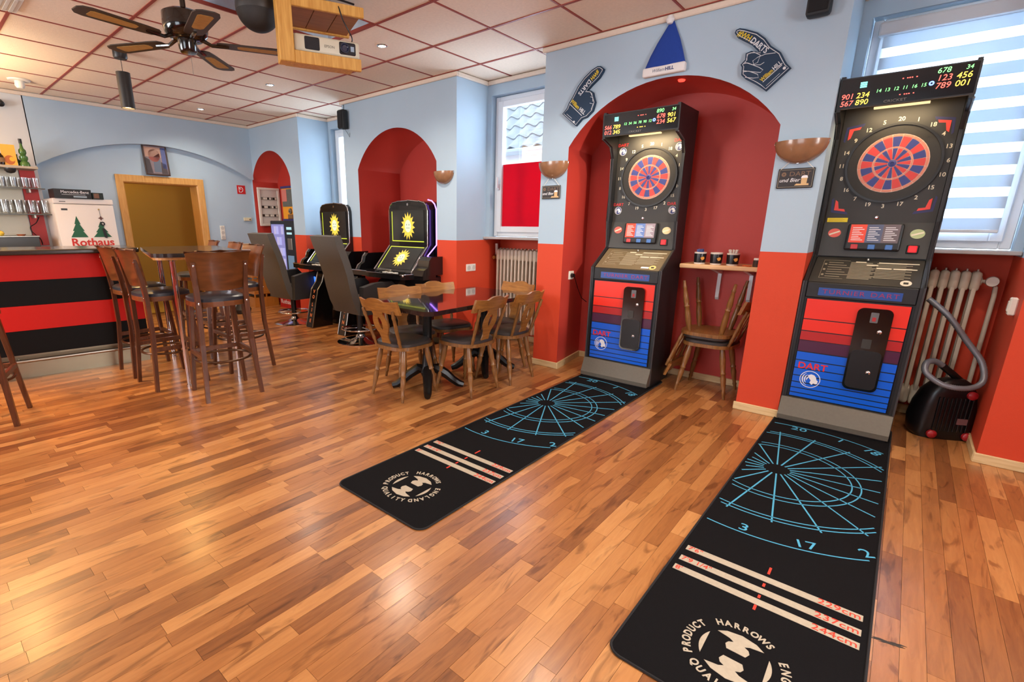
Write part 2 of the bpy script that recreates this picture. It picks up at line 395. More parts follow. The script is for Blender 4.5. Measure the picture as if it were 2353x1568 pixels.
base('right', R2[0], R2[1], YN-.014, YN, 0.07); base('right', R1[1]-.012, AR_B[0], YW-.014, YW); base('right', AR_B[1], R2[0]+.012, YW-.014, YW); base('right', R2[0], R2[0]+.014, YW, YN-.014)
bm = B(); tube(bm, [(-2.37, 4.02, 0.03), (-2.452, 4.59, 0.03)], 0.001, 4); bm.free()
bm = B(); prism(bm, [(-2.362, 4.01), (-2.346, 4.01), (-2.432, 4.59), (-2.448, 4.59)], 0, 0.06, 'XY'); bn[0] += 1; struct(obj('baseboard_right_%d' % bn[0], bm, M_BASE))
# ---- back wall with door opening, arch field and projecting bar wall
DY0, DY1, DZ = 2.20, 3.175, 1.895
bm = B()
quad(bm, (XB, 1.3, 0), (XB, DY0, 0), (XB, DY0, ZC+.05), (XB, 1.3, ZC+.05)); quad(bm, (XB, DY1, 0), (XB, YW, 0), (XB, YW, ZC+.05), (XB, DY1, ZC+.05))
quad(bm, (XB, DY0, DZ), (XB, DY1, DZ), (XB, DY1, ZC+.05), (XB, DY0, ZC+.05))
wall_back = struct(obj('wall_back', bm, M_BLUE)); wall_back['label'] = 'pale blue back wall with a shallow arch'
XA = XB + 0.09
a_pts = arc(1.32, 3.96, 2.02, 2.385, 32); bm = B()
prism(bm, [(1.3, 2.0)] + a_pts + [(YW, 2.02), (YW, ZC+.05), (1.3, ZC+.05)], XB, XA, 'YZ'); obj('arch_field', bm, M_BLUE, wall_back)
obj('projecting_wall', box(B(), XB, XA, YF, 1.31, 0, ZC+.05), M_WHITEWALL, wall_back)
trim(XA, XA+.025, YF, YW-.025)
M_HALL = mat('hall_olive', rgb(168, 124, 30), 0.7)
bm = B()
quad(bm, (-9.6, 1.5, 0), (-9.6, 4.2, 0), (-9.6, 4.2, 2.6), (-9.6, 1.5, 2.6)); quad(bm, (-9.6, 1.5, 0), (XB-.25, 1.5, 0), (XB-.25, 1.5, 2.6), (-9.6, 1.5, 2.6)); quad(bm, (-9.6, 4.2, 0), (XB-.25, 4.2, 0), (XB-.25, 4.2, 2.6), (-9.6, 4.2, 2.6))
quad(bm, (-9.6, 1.5, 2.6), (XB-.25, 1.5, 2.6), (XB-.25, 4.2, 2.6), (-9.6, 4.2, 2.6)); quad(bm, (-9.6, 1.5, 0), (XB-.25, 1.5, 0), (XB-.25, 4.2, 0), (-9.6, 4.2, 0))
wh = struct(obj('wall_hall', bm, M_HALL))
M_DOORW = wood('door_frame_wood', rgb(196, 142, 72), rgb(216, 166, 96), 0.4, 'Z', 4)
d = struct(thing('door_1', 'open doorway in a pale wooden frame leading to a dark hall', 'door')); del d['category']
fr = lambda nm, *a: obj(nm, box(B(), *a, 0.006, 1), M_DOORW, d)
fr('jamb_lining', XB-.26, XB+.01, DY0, DY0+.02, 0, DZ); fr('jamb_lining', XB-.26, XB+.01, DY1-.02, DY1, 0, DZ); fr('head_lining', XB-.26, XB+.01, DY0, DY1, DZ-.02, DZ)
fr('architrave', XB, XB+.025, DY0-.08, DY0+.012, 0, DZ+.08); fr('architrave', XB, XB+.025, DY1-.012, DY1+.08, 0, DZ+.08); fr('architrave', XB, XB+.026, DY0-.08, DY1+.08, DZ-.012, DZ+.08)
# ---- walls behind the camera; front window assumed, left-wall windows added for fill light
def holed(axis, pos, a0, a1, h):
    bm = B(); P = (lambda a, z: (pos, a, z)) if axis == 'x' else (lambda a, z: (a, pos, z))
    def q(u0, u1, v0, v1): quad(bm, P(u0, v0), P(u1, v0), P(u1, v1), P(u0, v1))
    q(a0, h[0], 0, ZC+.05); q(h[1], a1, 0, ZC+.05); q(h[0], h[1], 0, h[2]); q(h[0], h[1], h[3], ZC+.05)
    return bm
struct(obj('wall_front', holed('x', XE, YF, 4.9, (0.55, 1.95, 0.9, 2.6)), M_WALL)); struct(obj('wall_left', holed('y', YF, -3.2, XE, (-2.3, -0.1, 0.95, 2.55)), M_WALL)); struct(obj('wall_left_2', holed('y', YF, XB-.05, -3.2, (-6.6, -4.2, 0.95, 2.55)), M_WALL))
M_GLASS = clearglass('window_glass', gloss=0.04)
def win_frame(name, horiz, pos, a0, a1, z0, z1, side=1):
    """frame, sash and pane in a wall opening; horiz 'x': lies in a plane y = pos"""
    w = struct(bpy.data.objects.new(name, None)); C.objects.link(w)
    def bx_(nm, u0, u1, d0, d1, v0, v1, M, bev=0.006):
        bm = B(); box(bm, u0, u1, d0, d1, v0, v1, bev, 1) if horiz == 'x' else box(bm, d0, d1, u0, u1, v0, v1, bev, 1)
        return obj(nm, bm, M, w)
    p = pos
    for u0, u1, v0, v1 in ((a0, a0+.055, z0, z1), (a1-.055, a1, z0, z1), (a0+.055, a1-.055, z0, z0+.055), (a0+.055, a1-.055, z1-.055, z1)): bx_('frame', u0, u1, p, p+.07*side, v0, v1, M_PVC)
    b0, b1, c0, c1 = a0+.045, a1-.045, z0+.045, z1-.045
    for u0, u1, v0, v1 in ((b0, b0+.065, c0, c1), (b1-.065, b1, c0, c1), (b0+.065, b1-.065, c0, c0+.065), (b0+.065, b1-.065, c1-.065, c1)): bx_('sash', u0, u1, p-.02*side, p+.045*side, v0, v1, M_PVC)
    bx_('pane', b0+.06, b1-.06, p+.018*side, p+.024*side, c0+.06, c1-.06, M_GLASS, 0)
    return w
W1 = win_frame('window_1', 'x', YR+.07, R1[0]+.065, R1[1]-.045, 1.22, 2.665)
W2 = win_frame('window_2', 'x', YR+.07, R2[0]+.065, R2[1]-.045, 1.22, 2.665)
W3 = win_frame('window_3', 'x', YR+.07, R3[0]+.065, R3[1]-.045, 1.22, 2.665)
W1['label'] = 'narrow white window in the far recess'; W2['label'] = 'white window with a red film on its lower half'; W3['label'] = 'white window behind a striped blind'
win_frame('assumed_window_4', 'y', XE-.02, 0.56, 1.94, 0.91, 2.59); win_frame('fill_window_5', 'x', YF+.02, -2.29, -0.11, 0.96, 2.54, -1); win_frame('fill_window_6', 'x', YF+.02, -6.59, -4.21, 0.96, 2.54, -1)  # front-wall window is assumed; both left-wall windows are added openings for fill light
for k, (xa, xb) in enumerate((R1, R2, R3)):
    obj('sill', box(B(), xa+.002, xb-.002, YR-.045, YR+.12, 1.19, 1.215, 0.004, 1), mat('sill_stone', rgb(176, 170, 168), 0.35), (W1, W2, W3)[k])
def handle(w, x, z):
    bm = B(); box(bm, x-.013, x+.013, YR+.03, YR+.05, z-.03, z+.03, .004, 1); box(bm, x-.009, x+.009, YR+.005, YR+.02, z-.012, z+.105, .004, 1); box(bm, x-.008, x+.008, YR+.012, YR+.04, z-.008, z+.008)
    obj('handle', bm, M_PVC, w)
handle(W2, R2[0]+.145, 1.75); handle(W1, R1[1]-.125, 1.7)
# red film on the lower pane of window 2
def translucent(name, col, tfac):
    M = bpy.data.materials.new(name); M.use_nodes = True; nt = M.node_tree; nt.nodes.clear()
    o = nt.nodes.new('ShaderNodeOutputMaterial'); a = nt.nodes.new('ShaderNodeBsdfTranslucent'); b = nt.nodes.new('ShaderNodeBsdfDiffuse'); mx = nt.nodes.new('ShaderNodeMixShader')
    a.inputs[0].default_value = col; b.inputs[0].default_value = col; mx.inputs[0].default_value = tfac
    nt.links.new(b.outputs[0], mx.inputs[1]); nt.links.new(a.outputs[0], mx.inputs[2]); nt.links.new(mx.outputs[0], o.inputs[0]); return M
M_FILM = translucent('red_window_film', rgb(196, 34, 58), 0.45)
obj('red_film', box(B(), R2[0]+.165, R2[1]-.15, YR+.080, YR+.084, 1.325, 1.985), M_FILM, W2)
obj('outer_bar', box(B(), R2[0]+.39, R2[0]+.45, YR+.16, YR+.19, 1.2, 1.99), M_PVC, W2)
# striped day and night blind of window 3
M_BAND = translucent('blind_sheer_band', rgb(245, 248, 250), 0.8); M_BAND2 = translucent('blind_dense_band', rgb(205, 216, 226), 0.30)
bl = thing('roller_blind', 'white striped day-and-night roller blind at the right window', 'blind')
bx0, bx1 = R3[0]+.135, R3[1]-.125
obj('blind_cassette', box(B(), bx0-.03, bx1+.03, YR-.03, YR+.035, 2.545, 2.625, 0.012, 2), mat('cassette_grey_white', rgb(196, 200, 206), 0.4), bl)
z = 2.548; k = 0
band_a = mesh_of('blind_band', box(B(), bx0, bx1, YR+.012, YR+.014, -.056, 0), M_BAND); band_b = mesh_of('blind_band', box(B(), bx0, bx1, YR+.011, YR+.015, -.070, 0), M_BAND2)
while z > 1.36:
    obj('blind_band', band_a if k % 2 else band_b, None, bl, loc=(0, 0, z)); z -= 0.0562 if k % 2 else 0.0702; k += 1
obj('bottom_bar', box(B(), bx0, bx1, YR+.005, YR+.02, z-.02, z, .004, 1), M_PVC, bl)
# neighbouring roof outside window 2
M_RT = mat('roof_tile_weathered', rgb(112, 116, 120), 0.8, noise=0.4, nscale=7)
rf = thing('neighbour_roof', 'grey tiled roof with a gutter seen through the middle window', 'roof', (-5.55, 8.0, 2.72))
def pan():
    bm = B(); n = 8; w, L_ = 0.30, 0.42; top = []; bot = []
    for s in (0, 1):
        r_ = []
        for i in range(n+1):
            u = i/n; zz = 0.035*math.cos(2*PI*u) + (0.03 if s == 0 else 0.0)
            r_.append((u*w, s*L_, zz))
        top.append([bm.verts.new(p) for p in r_]); bot.append([bm.verts.new((p[0], p[1], p[2]-.02)) for p in r_])
    for i in range(n):
        bm.faces.new((top[0][i], top[0][i+1], top[1][i+1], top[1][i])); bm.faces.new((bot[0][i], bot[1][i], bot[1][i+1], bot[0][i+1])); bm.faces.new((bot[0][i], bot[0][i+1], top[0][i+1], top[0][i]))
    return mesh_of('roof_tile', bm, M_RT, True)
pm = pan(); sl = 0.72
for r_ in range(6):
    for c_ in range(12): obj('roof_tile', pm, None, rf, loc=(-1.9+c_*.30, r_*.36*math.cos(sl), r_*.36*math.sin(sl)), rot=(sl, 0, 0))
obj('roof_deck', box(B(), -1.95, 1.75, -.02, 3.2, -.10, -.06), mat('roof_deck', rgb(90, 90, 92), 0.8), rf, rot=(sl, 0, 0))
bm = B(); tube(bm, [(-1.95, -.06, -.06), (1.75, -.06, -.06)], .06, 10); obj('gutter', bm, mat('zinc', rgb(120, 126, 132), 0.5, 0.6), rf)
obj('house_wall', box(B(), -1.9, 1.7, .1, .3, -3.4, -.08), mat('render_grey', rgb(170, 172, 176), 0.8), rf)
# ================================================================ dart machines
M_CAB = mat('cabinet_black', rgb(26, 27, 30), 0.45, bump=0.15, bscale=400)
M_CABEDGE = mat('edge_strip_grey', rgb(62, 62, 66), 0.4)
M_KICK = mat('kick_plate_grey', rgb(104, 98, 88), 0.45, noise=0.12, nscale=60, metal=0.3)
M_PANEL = mat('panel_anthracite', rgb(52, 50, 46), 0.4, noise=0.05, nscale=30)
M_SHELF = mat('shelf_bronze', rgb(112, 98, 74), 0.4, noise=0.06, nscale=30)
M_DRED = mat('front_red', rgb(228, 44, 26), 0.35); M_DRED2 = mat('front_dark_red', rgb(176, 32, 34), 0.35); M_PURP = mat('front_purple', rgb(74, 26, 60), 0.35)
M_DBLUE = mat('front_blue', rgb(0, 92, 215), 0.35); M_LINE = mat('front_line_black', rgb(14, 16, 30), 0.4)
M_SEGR = mat('segment_red', rgb(190, 52, 48), 0.45); M_SEGB = mat('segment_blue', rgb(44, 52, 120), 0.45); M_WIRE = mat('spider_cream', rgb(235, 200, 180), 0.4)
M_CREAM = mat('print_cream', rgb(226, 216, 192), 0.5); M_PRINTW = mat('print_white', rgb(232, 232, 236), 0.5); M_PRINTR = mat('print_red', rgb(220, 40, 44), 0.5)
M_PRINTG = mat('print_grey', rgb(158, 148, 126), 0.5)
E_RED = emis('led_red', (1.0, 0.10, 0.07, 1), 3.0); E_YEL = emis('led_yellow', (1.0, 0.62, 0.06, 1), 3.0); E_GRN = emis('led_green', (0.25, 1.0, 0.25, 1), 2.4); E_TEAL = emis('led_teal', (0.2, 0.95, 0.75, 1), 2.4); E_BLU = emis('led_blue', (0.15, 0.25, 1.0, 1), 3.5)
SQ = [20, 1, 18, 4, 13, 6, 10, 15, 2, 17, 3, 19, 7, 16, 8, 11, 14, 9, 12, 5]
def ring_seg(bm, r0, r1, a0, a1, y0, y1, n=3, cz=0.0, cx=0.0):
    poly = [(cx+r0*math.sin(a0+(a1-a0)*i/n), cz+r0*math.cos(a0+(a1-a0)*i/n)) for i in range(n+1)] + [(cx+r1*math.sin(a1-(a1-a0)*i/n), cz+r1*math.cos(a1-(a1-a0)*i/n)) for i in range(n+1)]
    prism(bm, poly, y0, y1, 'XZ')
def annulus(bm, r0, r1, y0, y1, cx, cz, n=48):
    for i in range(n): ring_seg(bm, r0, r1, 2*PI*i/n, 2*PI*(i+1)/n, y0, y1, 1, cz, cx)
    bmesh.ops.remove_doubles(bm, verts=bm.verts[:], dist=1e-5)
def lion(parent, x, y, z, r, ring_m, head_m, name='lion_emblem'):
    """ring with a sweeping mane and a head in profile"""
    e = obj(name, (lambda bm: (annulus(bm, r*.93, r, y-.0012, y, x, z, 36), bm)[1])(B()), ring_m, parent)
    bm = B()
    for k, (a0, a1, ra, w) in enumerate(((200, 330, .80, .13), (215, 335, .58, .14), (240, 345, .36, .13))):
        n = 8
        pts = [(x+r*ra*math.sin(math.radians(a0+(a1-a0)*i/n)), z+r*ra*math.cos(math.radians(a0+(a1-a0)*i/n))) for i in range(n+1)]
        pts += [(x+r*(ra-w*math.sin(PI*min(.98, max(.05, i/n))))*math.sin(math.radians(a0+(a1-a0)*i/n)), z+r*(ra-w*math.sin(PI*min(.98, max(.05, i/n))))*math.cos(math.radians(a0+(a1-a0)*i/n))) for i in range(n, -1, -1)]
        prism(bm, pts, y-.0012, y)
    hp = [(-.25, .45), (.05, .62), (.35, .55), (.55, .32), (.62, .05), (.80, -.12), (.74, -.25), (.80, -.34), (.62, -.48), (.40, -.42), (.25, -.62), (.02, -.40), (.10, -.10), (-.08, .10)]
    prism(bm, [(x+r*a, z+r*b) for a, b in hp], y-.0014, y)
    obj('head_and_mane', bm, head_m, e)
    return e
def dart_machine(name, label, loc, cfg):
    t = thing(name, label, 'dart machine', loc, 0.0, 'electronic dart machines')
    HW = 0.308
    prof = [(0.075, 0.0), (0.075, 0.985), (0.33, 1.145), (0.36, 1.37), (0.36, 1.92), (0.30, 2.02), (0.115, 2.05), (0.095, 2.225), (0.50, 2.225), (0.50, 0.0)]
    for s in (-1, 1):
        p2 = [(0.068, 0.0), (0.068, 0.99), (0.318, 1.15), (0.285, 1.38), (0.285, 1.90), (0.24, 1.99), (0.09, 2.035), (0.085, 2.232), (0.50, 2.232), (0.50, 0.0)]
        bm = B(); prism(bm, p2, s*HW, s*(HW-.022), 'YZ'); obj('side_panel', bm, M_CAB, t)
    ip = [(0.08, 0.10), (0.08, 0.98), (0.34, 1.14), (0.375, 1.37), (0.375, 2.105), (0.12, 2.075), (0.12, 2.21), (0.495, 2.21), (0.495, 0.01), (0.12, 0.01)]
    bm = B(); prism(bm, ip, -HW+.022, HW-.022, 'YZ'); obj('body', bm, M_CAB, t)
    # kick plate
    bm = B(); prism(bm, [(0.0, 0.012), (0.0, 0.045), (0.055, 0.165), (0.085, 0.165), (0.085, 0.012)], -HW-.002, HW+.002, 'YZ'); obj('kick_plate', bm, M_KICK, t)
    obj('plinth', box(B(), -HW+.01, HW-.01, .01, .49, 0, .03), M_BLACK, t)
    # front door graphics
    z_edges = [(0.178, 0.245), (0.250, 0.298), (0.303, 0.345)]
    bands = []; zz = 0.178
    for h in (.030, .036, .042, .048, .054, .058, .062): bands.append((zz, zz+h-.007, M_DBLUE)); zz += h
    bands += [(zz, zz+.075, M_PURP), (zz+.08, zz+.14, M_DRED2), (zz+.147, zz+.222, M_DRED), (zz+.229, 0.872, M_DRED)]
    obj('front_door', box(B(), -.273, .273, .070, .082, .172, .878, .004, 1), M_LINE, t)
    for a, b, M in bands: obj('front_stripe', box(B(), -.268, .268, .0675, .072, a, b), M, t)
    obj('sign_band', box(B(), -.285, .285, .068, .085, .882, .985, .006, 1), M_CAB, t)
    sg = obj('name_plate', box(B(), -.215, .215, .0655, .07, .900, .952), mat('sign_blue', rgb(34, 74, 150), 0.35), t)
    text('lettering', 'TURNIER', .040, mat('sign_red', rgb(150, 46, 96), 0.4), sg, (-.080, .0648, .926), sx=1.25, space=1.15); text('lettering', 'DART', .040, mat('sign_red', rgb(150, 46, 96), 0.4), sg, (.130, .0648, .926), sx=1.25, space=1.15)
    # coin door
    def rrect(x0, x1, z0, z1, r, n=5):
        P = []
        for cx_, cz_, a in ((x1-r, z1-r, 0), (x0+r, z1-r, 90), (x0+r, z0+r, 180), (x1-r, z0+r, 270)):
            for i in range(n+1): q = math.radians(a+90*i/n); P.append((cx_+r*math.cos(q), cz_+r*math.sin(q)))
        return P
    cd = obj('coin_door', prism(B(), rrect(.015, .195, .30, .845, .035), .048, .072), M_BLACKGLOSS, t)
    obj('lower_flap', prism(B(), rrect(.026, .184, .315, .57, .03), .044, .05), M_BLACK, cd)
    obj('coin_slot', prism(B(), rrect(.085, .125, .755, .82, .004), .044, .05), mat('slot_grey', rgb(96, 96, 100), .4), cd); obj('slot_light', box(B(), .096, .114, .0425, .046, .765, .79), mat('slot_red', rgb(170, 30, 34), .4), cd)
    obj('return_cup', prism(B(), rrect(.070, .118, .585, .645, .004), .044, .05), M_PANEL, cd)
    for zk, xk in ((.70, .145), (.43, .135)): obj('lock', lathe(B(), [(0, .0), (.013, 0), (.013, .008), (.008, .012), (0, .012)], 14), M_CHROME, cd, True, loc=(xk, .048, zk), rot=(PI/2, 0, 0))
    text('lettering', 'DART', .062, M_PRINTR, t, (-.165, .0665, .405), sx=1.05, bold=.0012)
    lion(t, -.165, .0668, .315, .060, M_PRINTW, M_PRINTW)
    # instruction shelf
    sh = obj('instruction_shelf', prism(B(), [(0.079, .988), (0.325, 1.143), (0.33, 1.135), (0.085, .98)], -.282, .282, 'YZ'), M_SHELF if cfg['warm'] else M_PANEL, t)
    sl = math.atan2(1.143-.988, .325-.079); ln = math.hypot(.155, .246)
    def onshelf(u, v): return (u, .079+v*math.cos(sl), .988+v*math.sin(sl)+.0012)
    def patch(nm, u0, u1, v0, v1, M, par=sh):
        bm = B(); box(bm, u0, u1, v0, v1, 0, .0008); xf(bm, Matrix.Translation((0, .079, .9884)) @ Matrix.Rotation(sl, 4, 'X')); return obj(nm, bm, M, par)
    patch('info_frame', -.235, -.105, .045, .047, M_PRINTG); patch('info_frame', -.235, -.233, .045, .25, M_PRINTG); patch('info_frame', -.235, -.09, .248, .25, M_PRINTG)
    for k in range(7): patch('text_line', -.205, -.205+.08+.02*((k*5) % 3), .065+k*.026, .070+k*.026, M_PRINTG)
    for k in range(3): patch('info_icon', -.227, -.214, .075+k*.06, .092+k*.06, M_PRINTG)
    for k in range(13): patch('text_line', -.085, .03+.012*((k*7) % 3), .055+k*.0145, .061+k*.0145, M_PRINTG)
    for k in range(11): patch('text_line', .052, .20+.03*((k*3) % 2), .075+k*.0155, .081+k*.0155, M_PRINTG)
    for u0, u1, v in ((-.06, -.005, .235), (.0, .06, .205), (.055, .13, .175), (.14, .255, .175), (.06, .26, .235)): patch('text_heading', u0, u1, v, v+.009, M_CREAM)
    bm = B(); lathe(bm, [(0, 0), (.028, 0), (.028, .001), (0, .001)], 24, (.215, .038, 0)); xf(bm, Matrix.Translation((0, .079, .9886)) @ Matrix.Rotation(sl, 4, 'X')); e = obj('round_sticker', bm, M_CREAM if not cfg['warm'] else mat('sticker_yellow', rgb(230, 206, 130), .5), sh)
    bm = B(); box(bm, .203, .227, .027, .046, 0, .0022); xf(bm, Matrix.Translation((0, .079, .9886)) @ Matrix.Rotation(sl, 4, 'X')); obj('sticker_mark', bm, M_PANEL, e)
    if cfg['warm']: patch('white_sticker', .12, .185, .022, .042, M_PRINTW)
    obj('shelf_knob', lathe(B(), [(0, 0), (.009, 0), (.007, .012), (0, .014)], 12), M_STEEL, sh, True, loc=onshelf(.0, .262))
    # control panel
    cp = obj('control_panel', prism(B(), [(0.315, 1.15), (0.345, 1.372), (0.37, 1.372), (0.37, 1.15)], -.284, .284, 'YZ'), M_PANEL, t)
    sl2 = math.atan2(.222, .03)
    def onpan(bm): return xf(bm, Matrix.Translation((0, .3145, 1.15)) @ Matrix.Rotation(sl2, 4, 'X'))
    cb = obj('control_box', onpan((lambda b_: box(b_, -.145, .145, .04, .215, 0, .034, .012, 2))(B())), M_BLACK, cp)
    for u0, u1, M in ((-.128, -.042, mat('card_red', rgb(230, 76, 56), .5)), (-.042, .042, mat('card_blue', rgb(98, 128, 190), .5) if cfg['warm'] else mat('card_slate', rgb(84, 94, 124), .5)), (.042, .128, mat('card_mauve', rgb(152, 138, 150), .5) if cfg['warm'] else mat('card_plum', rgb(104, 92, 98), .5))):
        c = obj('instruction_card', onpan(box(B(), u0, u1, .09, .208, .032, .0352)), M, cb)
        for k in range(8): obj('text_line', onpan(box(B(), u0+.012, u1-.012-.012*(k % 3), .105+k*.0115, .109+k*.0115, .0352, .0356)), M_PRINTW, c)
    for u, M in ((-.09, mat('button_red', rgb(190, 50, 56), .4)), (.0, mat('button_blue', rgb(66, 112, 180), .4)), (.09, mat('button_blue', rgb(66, 112, 180), .4))):
        obj('button', onpan(box(B(), u-.019, u+.019, .047, .078, .034, .041, .003, 1)), M, cb)
    for u, M, tilt in ((-.215, mat('badge_red', rgb(222, 96, 82), .4), .4), (.215, mat('badge_green', rgb(176, 190, 140), .4) if not cfg['warm'] else mat('badge_cream', rgb(214, 196, 150), .4), .3)):
        bm = B(); lathe(bm, [(0, 0), (.036, 0), (.036, .002), (0, .002)], 28); xf(bm, Matrix.Translation((u, .155, 0)) @ Matrix.Diagonal((1, .82, 1, 1))); e = obj('round_badge', onpan(bm), M, cp)
        bm = B(); box(bm, -.030, .030, -.005, .005, .002, .0028); xf(bm, Matrix.Translation((u, .155, 0)) @ Matrix.Rotation(tilt, 4, 'Z')); obj('badge_bar', onpan(bm), M_CREAM, e)
    bb = obj('start_button_housing', onpan(box(B(), .178, .238, .03, .085, 0, .012, .004, 1)), M_BLACK, cp)
    obj('start_button', onpan(box(B(), .186, .230, .037, .079, .010, .02, .004, 1)), mat('button_lit_red', rgb(225, 26, 34), .25, emit=(1, .04, .05, 1), estr=.35), bb)
    # target board
    bd = obj('target_board', box(B(), -.284, .284, .352, .372, 1.372, 2.10), mat('board_field', rgb(46, 44, 42), .5, noise=.05, nscale=40), t)
    cz, cx, yb = 1.738, 0.012, .352
    bm = B(); annulus(bm, .178, .230, yb-.010, yb, cx, cz, 56); obj('catch_ring', bm, mat('catch_ring_black', rgb(36, 34, 32), .6), bd)
    bm = B(); annulus(bm, .227, .240, yb-.020, yb, cx, cz, 56); obj('outer_rim', bm, M_BLACK, bd)
    bm = B(); annulus(bm, .020, .177, yb-.006, yb, cx, cz, 40); obj('spider', bm, M_WIRE, bd)
    for k in range(20):
        a0 = math.radians(k*18-9+.6); a1 = math.radians(k*18+9-.6)
        odd = k % 2 == 0
        for r0, r1, fl_ in ((.024, .089, 0), (.0925, .098, 1), (.1015, .158, 0), (.1615, .173, 1)):
            bm = B(); w = .0022; da0 = a0 + (0 if r0 > .05 else .012); da1 = a1 - (0 if r0 > .05 else .012)
            ring_seg(bm, r0, r1, da0, da1, yb-.010, yb-.004, 3, cz, cx)
            M = (M_SEGB if odd else M_SEGR) if not fl_ else (M_SEGR if odd else M_SEGB)
            if fl_: M = mat('ring_tan', rgb(196, 120, 100), .5)
            if fl_ and r0 < .15: M = mat('ring_tan', rgb(196, 120, 100), .5)
            obj('segment', bm, M, bd)
        q = math.radians(k*18); text('numeral', str(SQ[k]), .034, M_CREAM, bd, (cx+.262*math.sin(q), yb-.001, cz+.262*math.cos(q)), bold=.0006)
    bm = B(); lathe(bm, [(0, 0), (.021, 0), (.021, .009), (.010, .012), (.010, .004), (0, .004)], 24); obj('bullseye', bm, M_SEGB, bd, True, loc=(cx, yb-.002, cz), rot=(PI/2, 0, 0))
    for k in range(18):
        q = math.radians(k*20+6); obj('rim_hole', lathe(B(), [(0, .0), (.0035, 0), (.0035, .001), (0, .001)], 8), M_BLACK, bd, loc=(cx+.205*math.sin(q), yb-.010, cz+.205*math.cos(q)), rot=(PI/2, 0, 0))
    if cfg['corner'] == 'lion':
        for sx_ in (-1, 1):
            for zz in (1.965, 1.475):
                text('lettering', 'DART', .034, M_PRINTR, bd, (sx_*.238, yb-.001, zz+.045), sx=1.05)
                e = obj('emblem_disc', (lambda b_: lathe(b_, [(0, 0), (.031, 0), (.031, .001), (0, .001)], 24))(B()), mat('emblem_blue', rgb(52, 62, 120), .5), bd, loc=(sx_*.238, yb, zz-.005), rot=(PI/2, 0, 0))
                lion(bd, sx_*.238, yb-.0012, zz-.005, .032, M_PRINTW, M_PRINTW)
    else:
        for sx_ in (-1, 1):
            for zz, sz in ((1.965, 1), (1.455, -1)):
                bm = B(); P = [(0, 0), (.062, .010), (.056, -.006), (.024, -.010), (.014, -.055), (.000, -.066)]
                prism(bm, [(sx_*(-.245)+a*sx_, zz+b*sz) for a, b in P], yb-.0012, yb); obj('corner_arrow', bm, mat('arrow_red', rgb(226, 66, 58), .5), bd)
                bm = B(); P2 = [(-.016, .014), (.080, .030), (.072, .012), (-.002, .004), (-.012, -.08), (-.022, -.07)]
                prism(bm, [(sx_*(-.245)+a*sx_, zz+b*sz) for a, b in P2], yb-.001, yb); obj('corner_shadow', bm, mat('arrow_navy', rgb(44, 46, 92), .5), bd)
        e = obj('warning_sticker', box(B(), -.272, -.158, yb-.001, yb, 1.376, 1.404), mat('sticker_bright_yellow', rgb(232, 208, 40), .5), bd)
        for k in range(4): obj('text_line', box(B(), -.262, -.175-.01*(k % 2), yb-.0016, yb, 1.380+k*.006, 1.382+k*.006), mat('sticker_ink', rgb(190, 160, 30), .5), e)
    obj('board_lock', lathe(B(), [(0, 0), (.011, 0), (.011, .006), (0, .008)], 14), M_CHROME, bd, True, loc=(-.005, yb, 1.405), rot=(PI/2, 0, 0))
    # score head
    hd = obj('score_head', prism(B(), [(.09, 2.05), (.082, 2.22), (.49, 2.22), (.49, 2.105), (.37, 2.105)], -HW-.002, HW+.002, 'YZ'), M_CAB, t)
    obj('display_glass', prism(B(), [(.0875, 2.058), (.081, 2.213), (.084, 2.213), (.0905, 2.058)], -.300, .300, 'YZ'), mat('display_dark', rgb(20, 20, 24), .12), hd)
    ey = lambda z_: .087-(z_-2.058)*.045-.0016
    def dig(s, size, M, xx, zz, **k): text('digits', s, size, M, hd, (xx, ey(zz), zz), shear=.12, sx=1.0, **k)
    dig(cfg['a1'][0], .042, E_RED, -.262, 2.115); dig(cfg['a1'][1], .042, E_YEL, -.188, 2.115)
    dig(cfg['a2'][0], .042, E_RED, -.262, 2.077); dig(cfg['a2'][1], .042, E_YEL, -.188, 2.077)
    dig(cfg['b0'][0], .038, E_GRN, .160, 2.190); dig(cfg['b0'][1], .030, E_GRN, .262, 2.190)
    dig(cfg['b1'][0], .043, E_RED, .168, 2.152); dig(cfg['b1'][1], .043, E_YEL, .248, 2.152)
    dig(cfg['b2'][0], .043, E_RED, .168, 2.113); dig(cfg['b2'][1], .043, E_YEL, .248, 2.113)
    for k, s in enumerate(cfg['mid']): dig(s, .026, E_GRN, -.115+k*.040, 2.128)
    for k in range(3): obj('indicator', box(B(), -.208, -.176, ey(2.16+k*.011)-.0005, ey(2.16+k*.011)+.002, 2.158+k*.011, 2.166+k*.011), E_TEAL, hd)
    for zz, M in ((2.178, E_RED), (2.094, E_YEL if cfg['warm'] else E_RED)):
        for dx in (-.030, -.010, 0, .010, .030): obj('indicator', box(B(), .018+dx-.003, .018+dx+.003, ey(zz)-.0005, ey(zz)+.002, zz-.0025, zz+.0025), M, hd)
    bm = B(); annulus(bm, .005, .012, -.001, .001, 0, 0, 16); obj('blue_lamp', bm, E_BLU, hd, loc=(.118, ey(2.132), 2.132))
    text('lettering', 'CRICKET', .020, mat('print_dim', rgb(120, 116, 112), .5), hd, (-.03, ey(2.066), 2.066), sx=1.3)
    # lamp under the head lighting the board
    obj('board_lamp', box(B(), -.13, .13, .20, .23, 2.052, 2.062), emis('board_lamp_warm', (1, .72, .36, 1), cfg['lamp_e']), t)
    obj('head_underside', prism(B(), [(.10, 2.049), (.352, 2.098), (.352, 2.103), (.10, 2.054)], -HW+.022, HW-.022, 'YZ'), mat('underside_beige', rgb(150, 136, 110), .5), t)
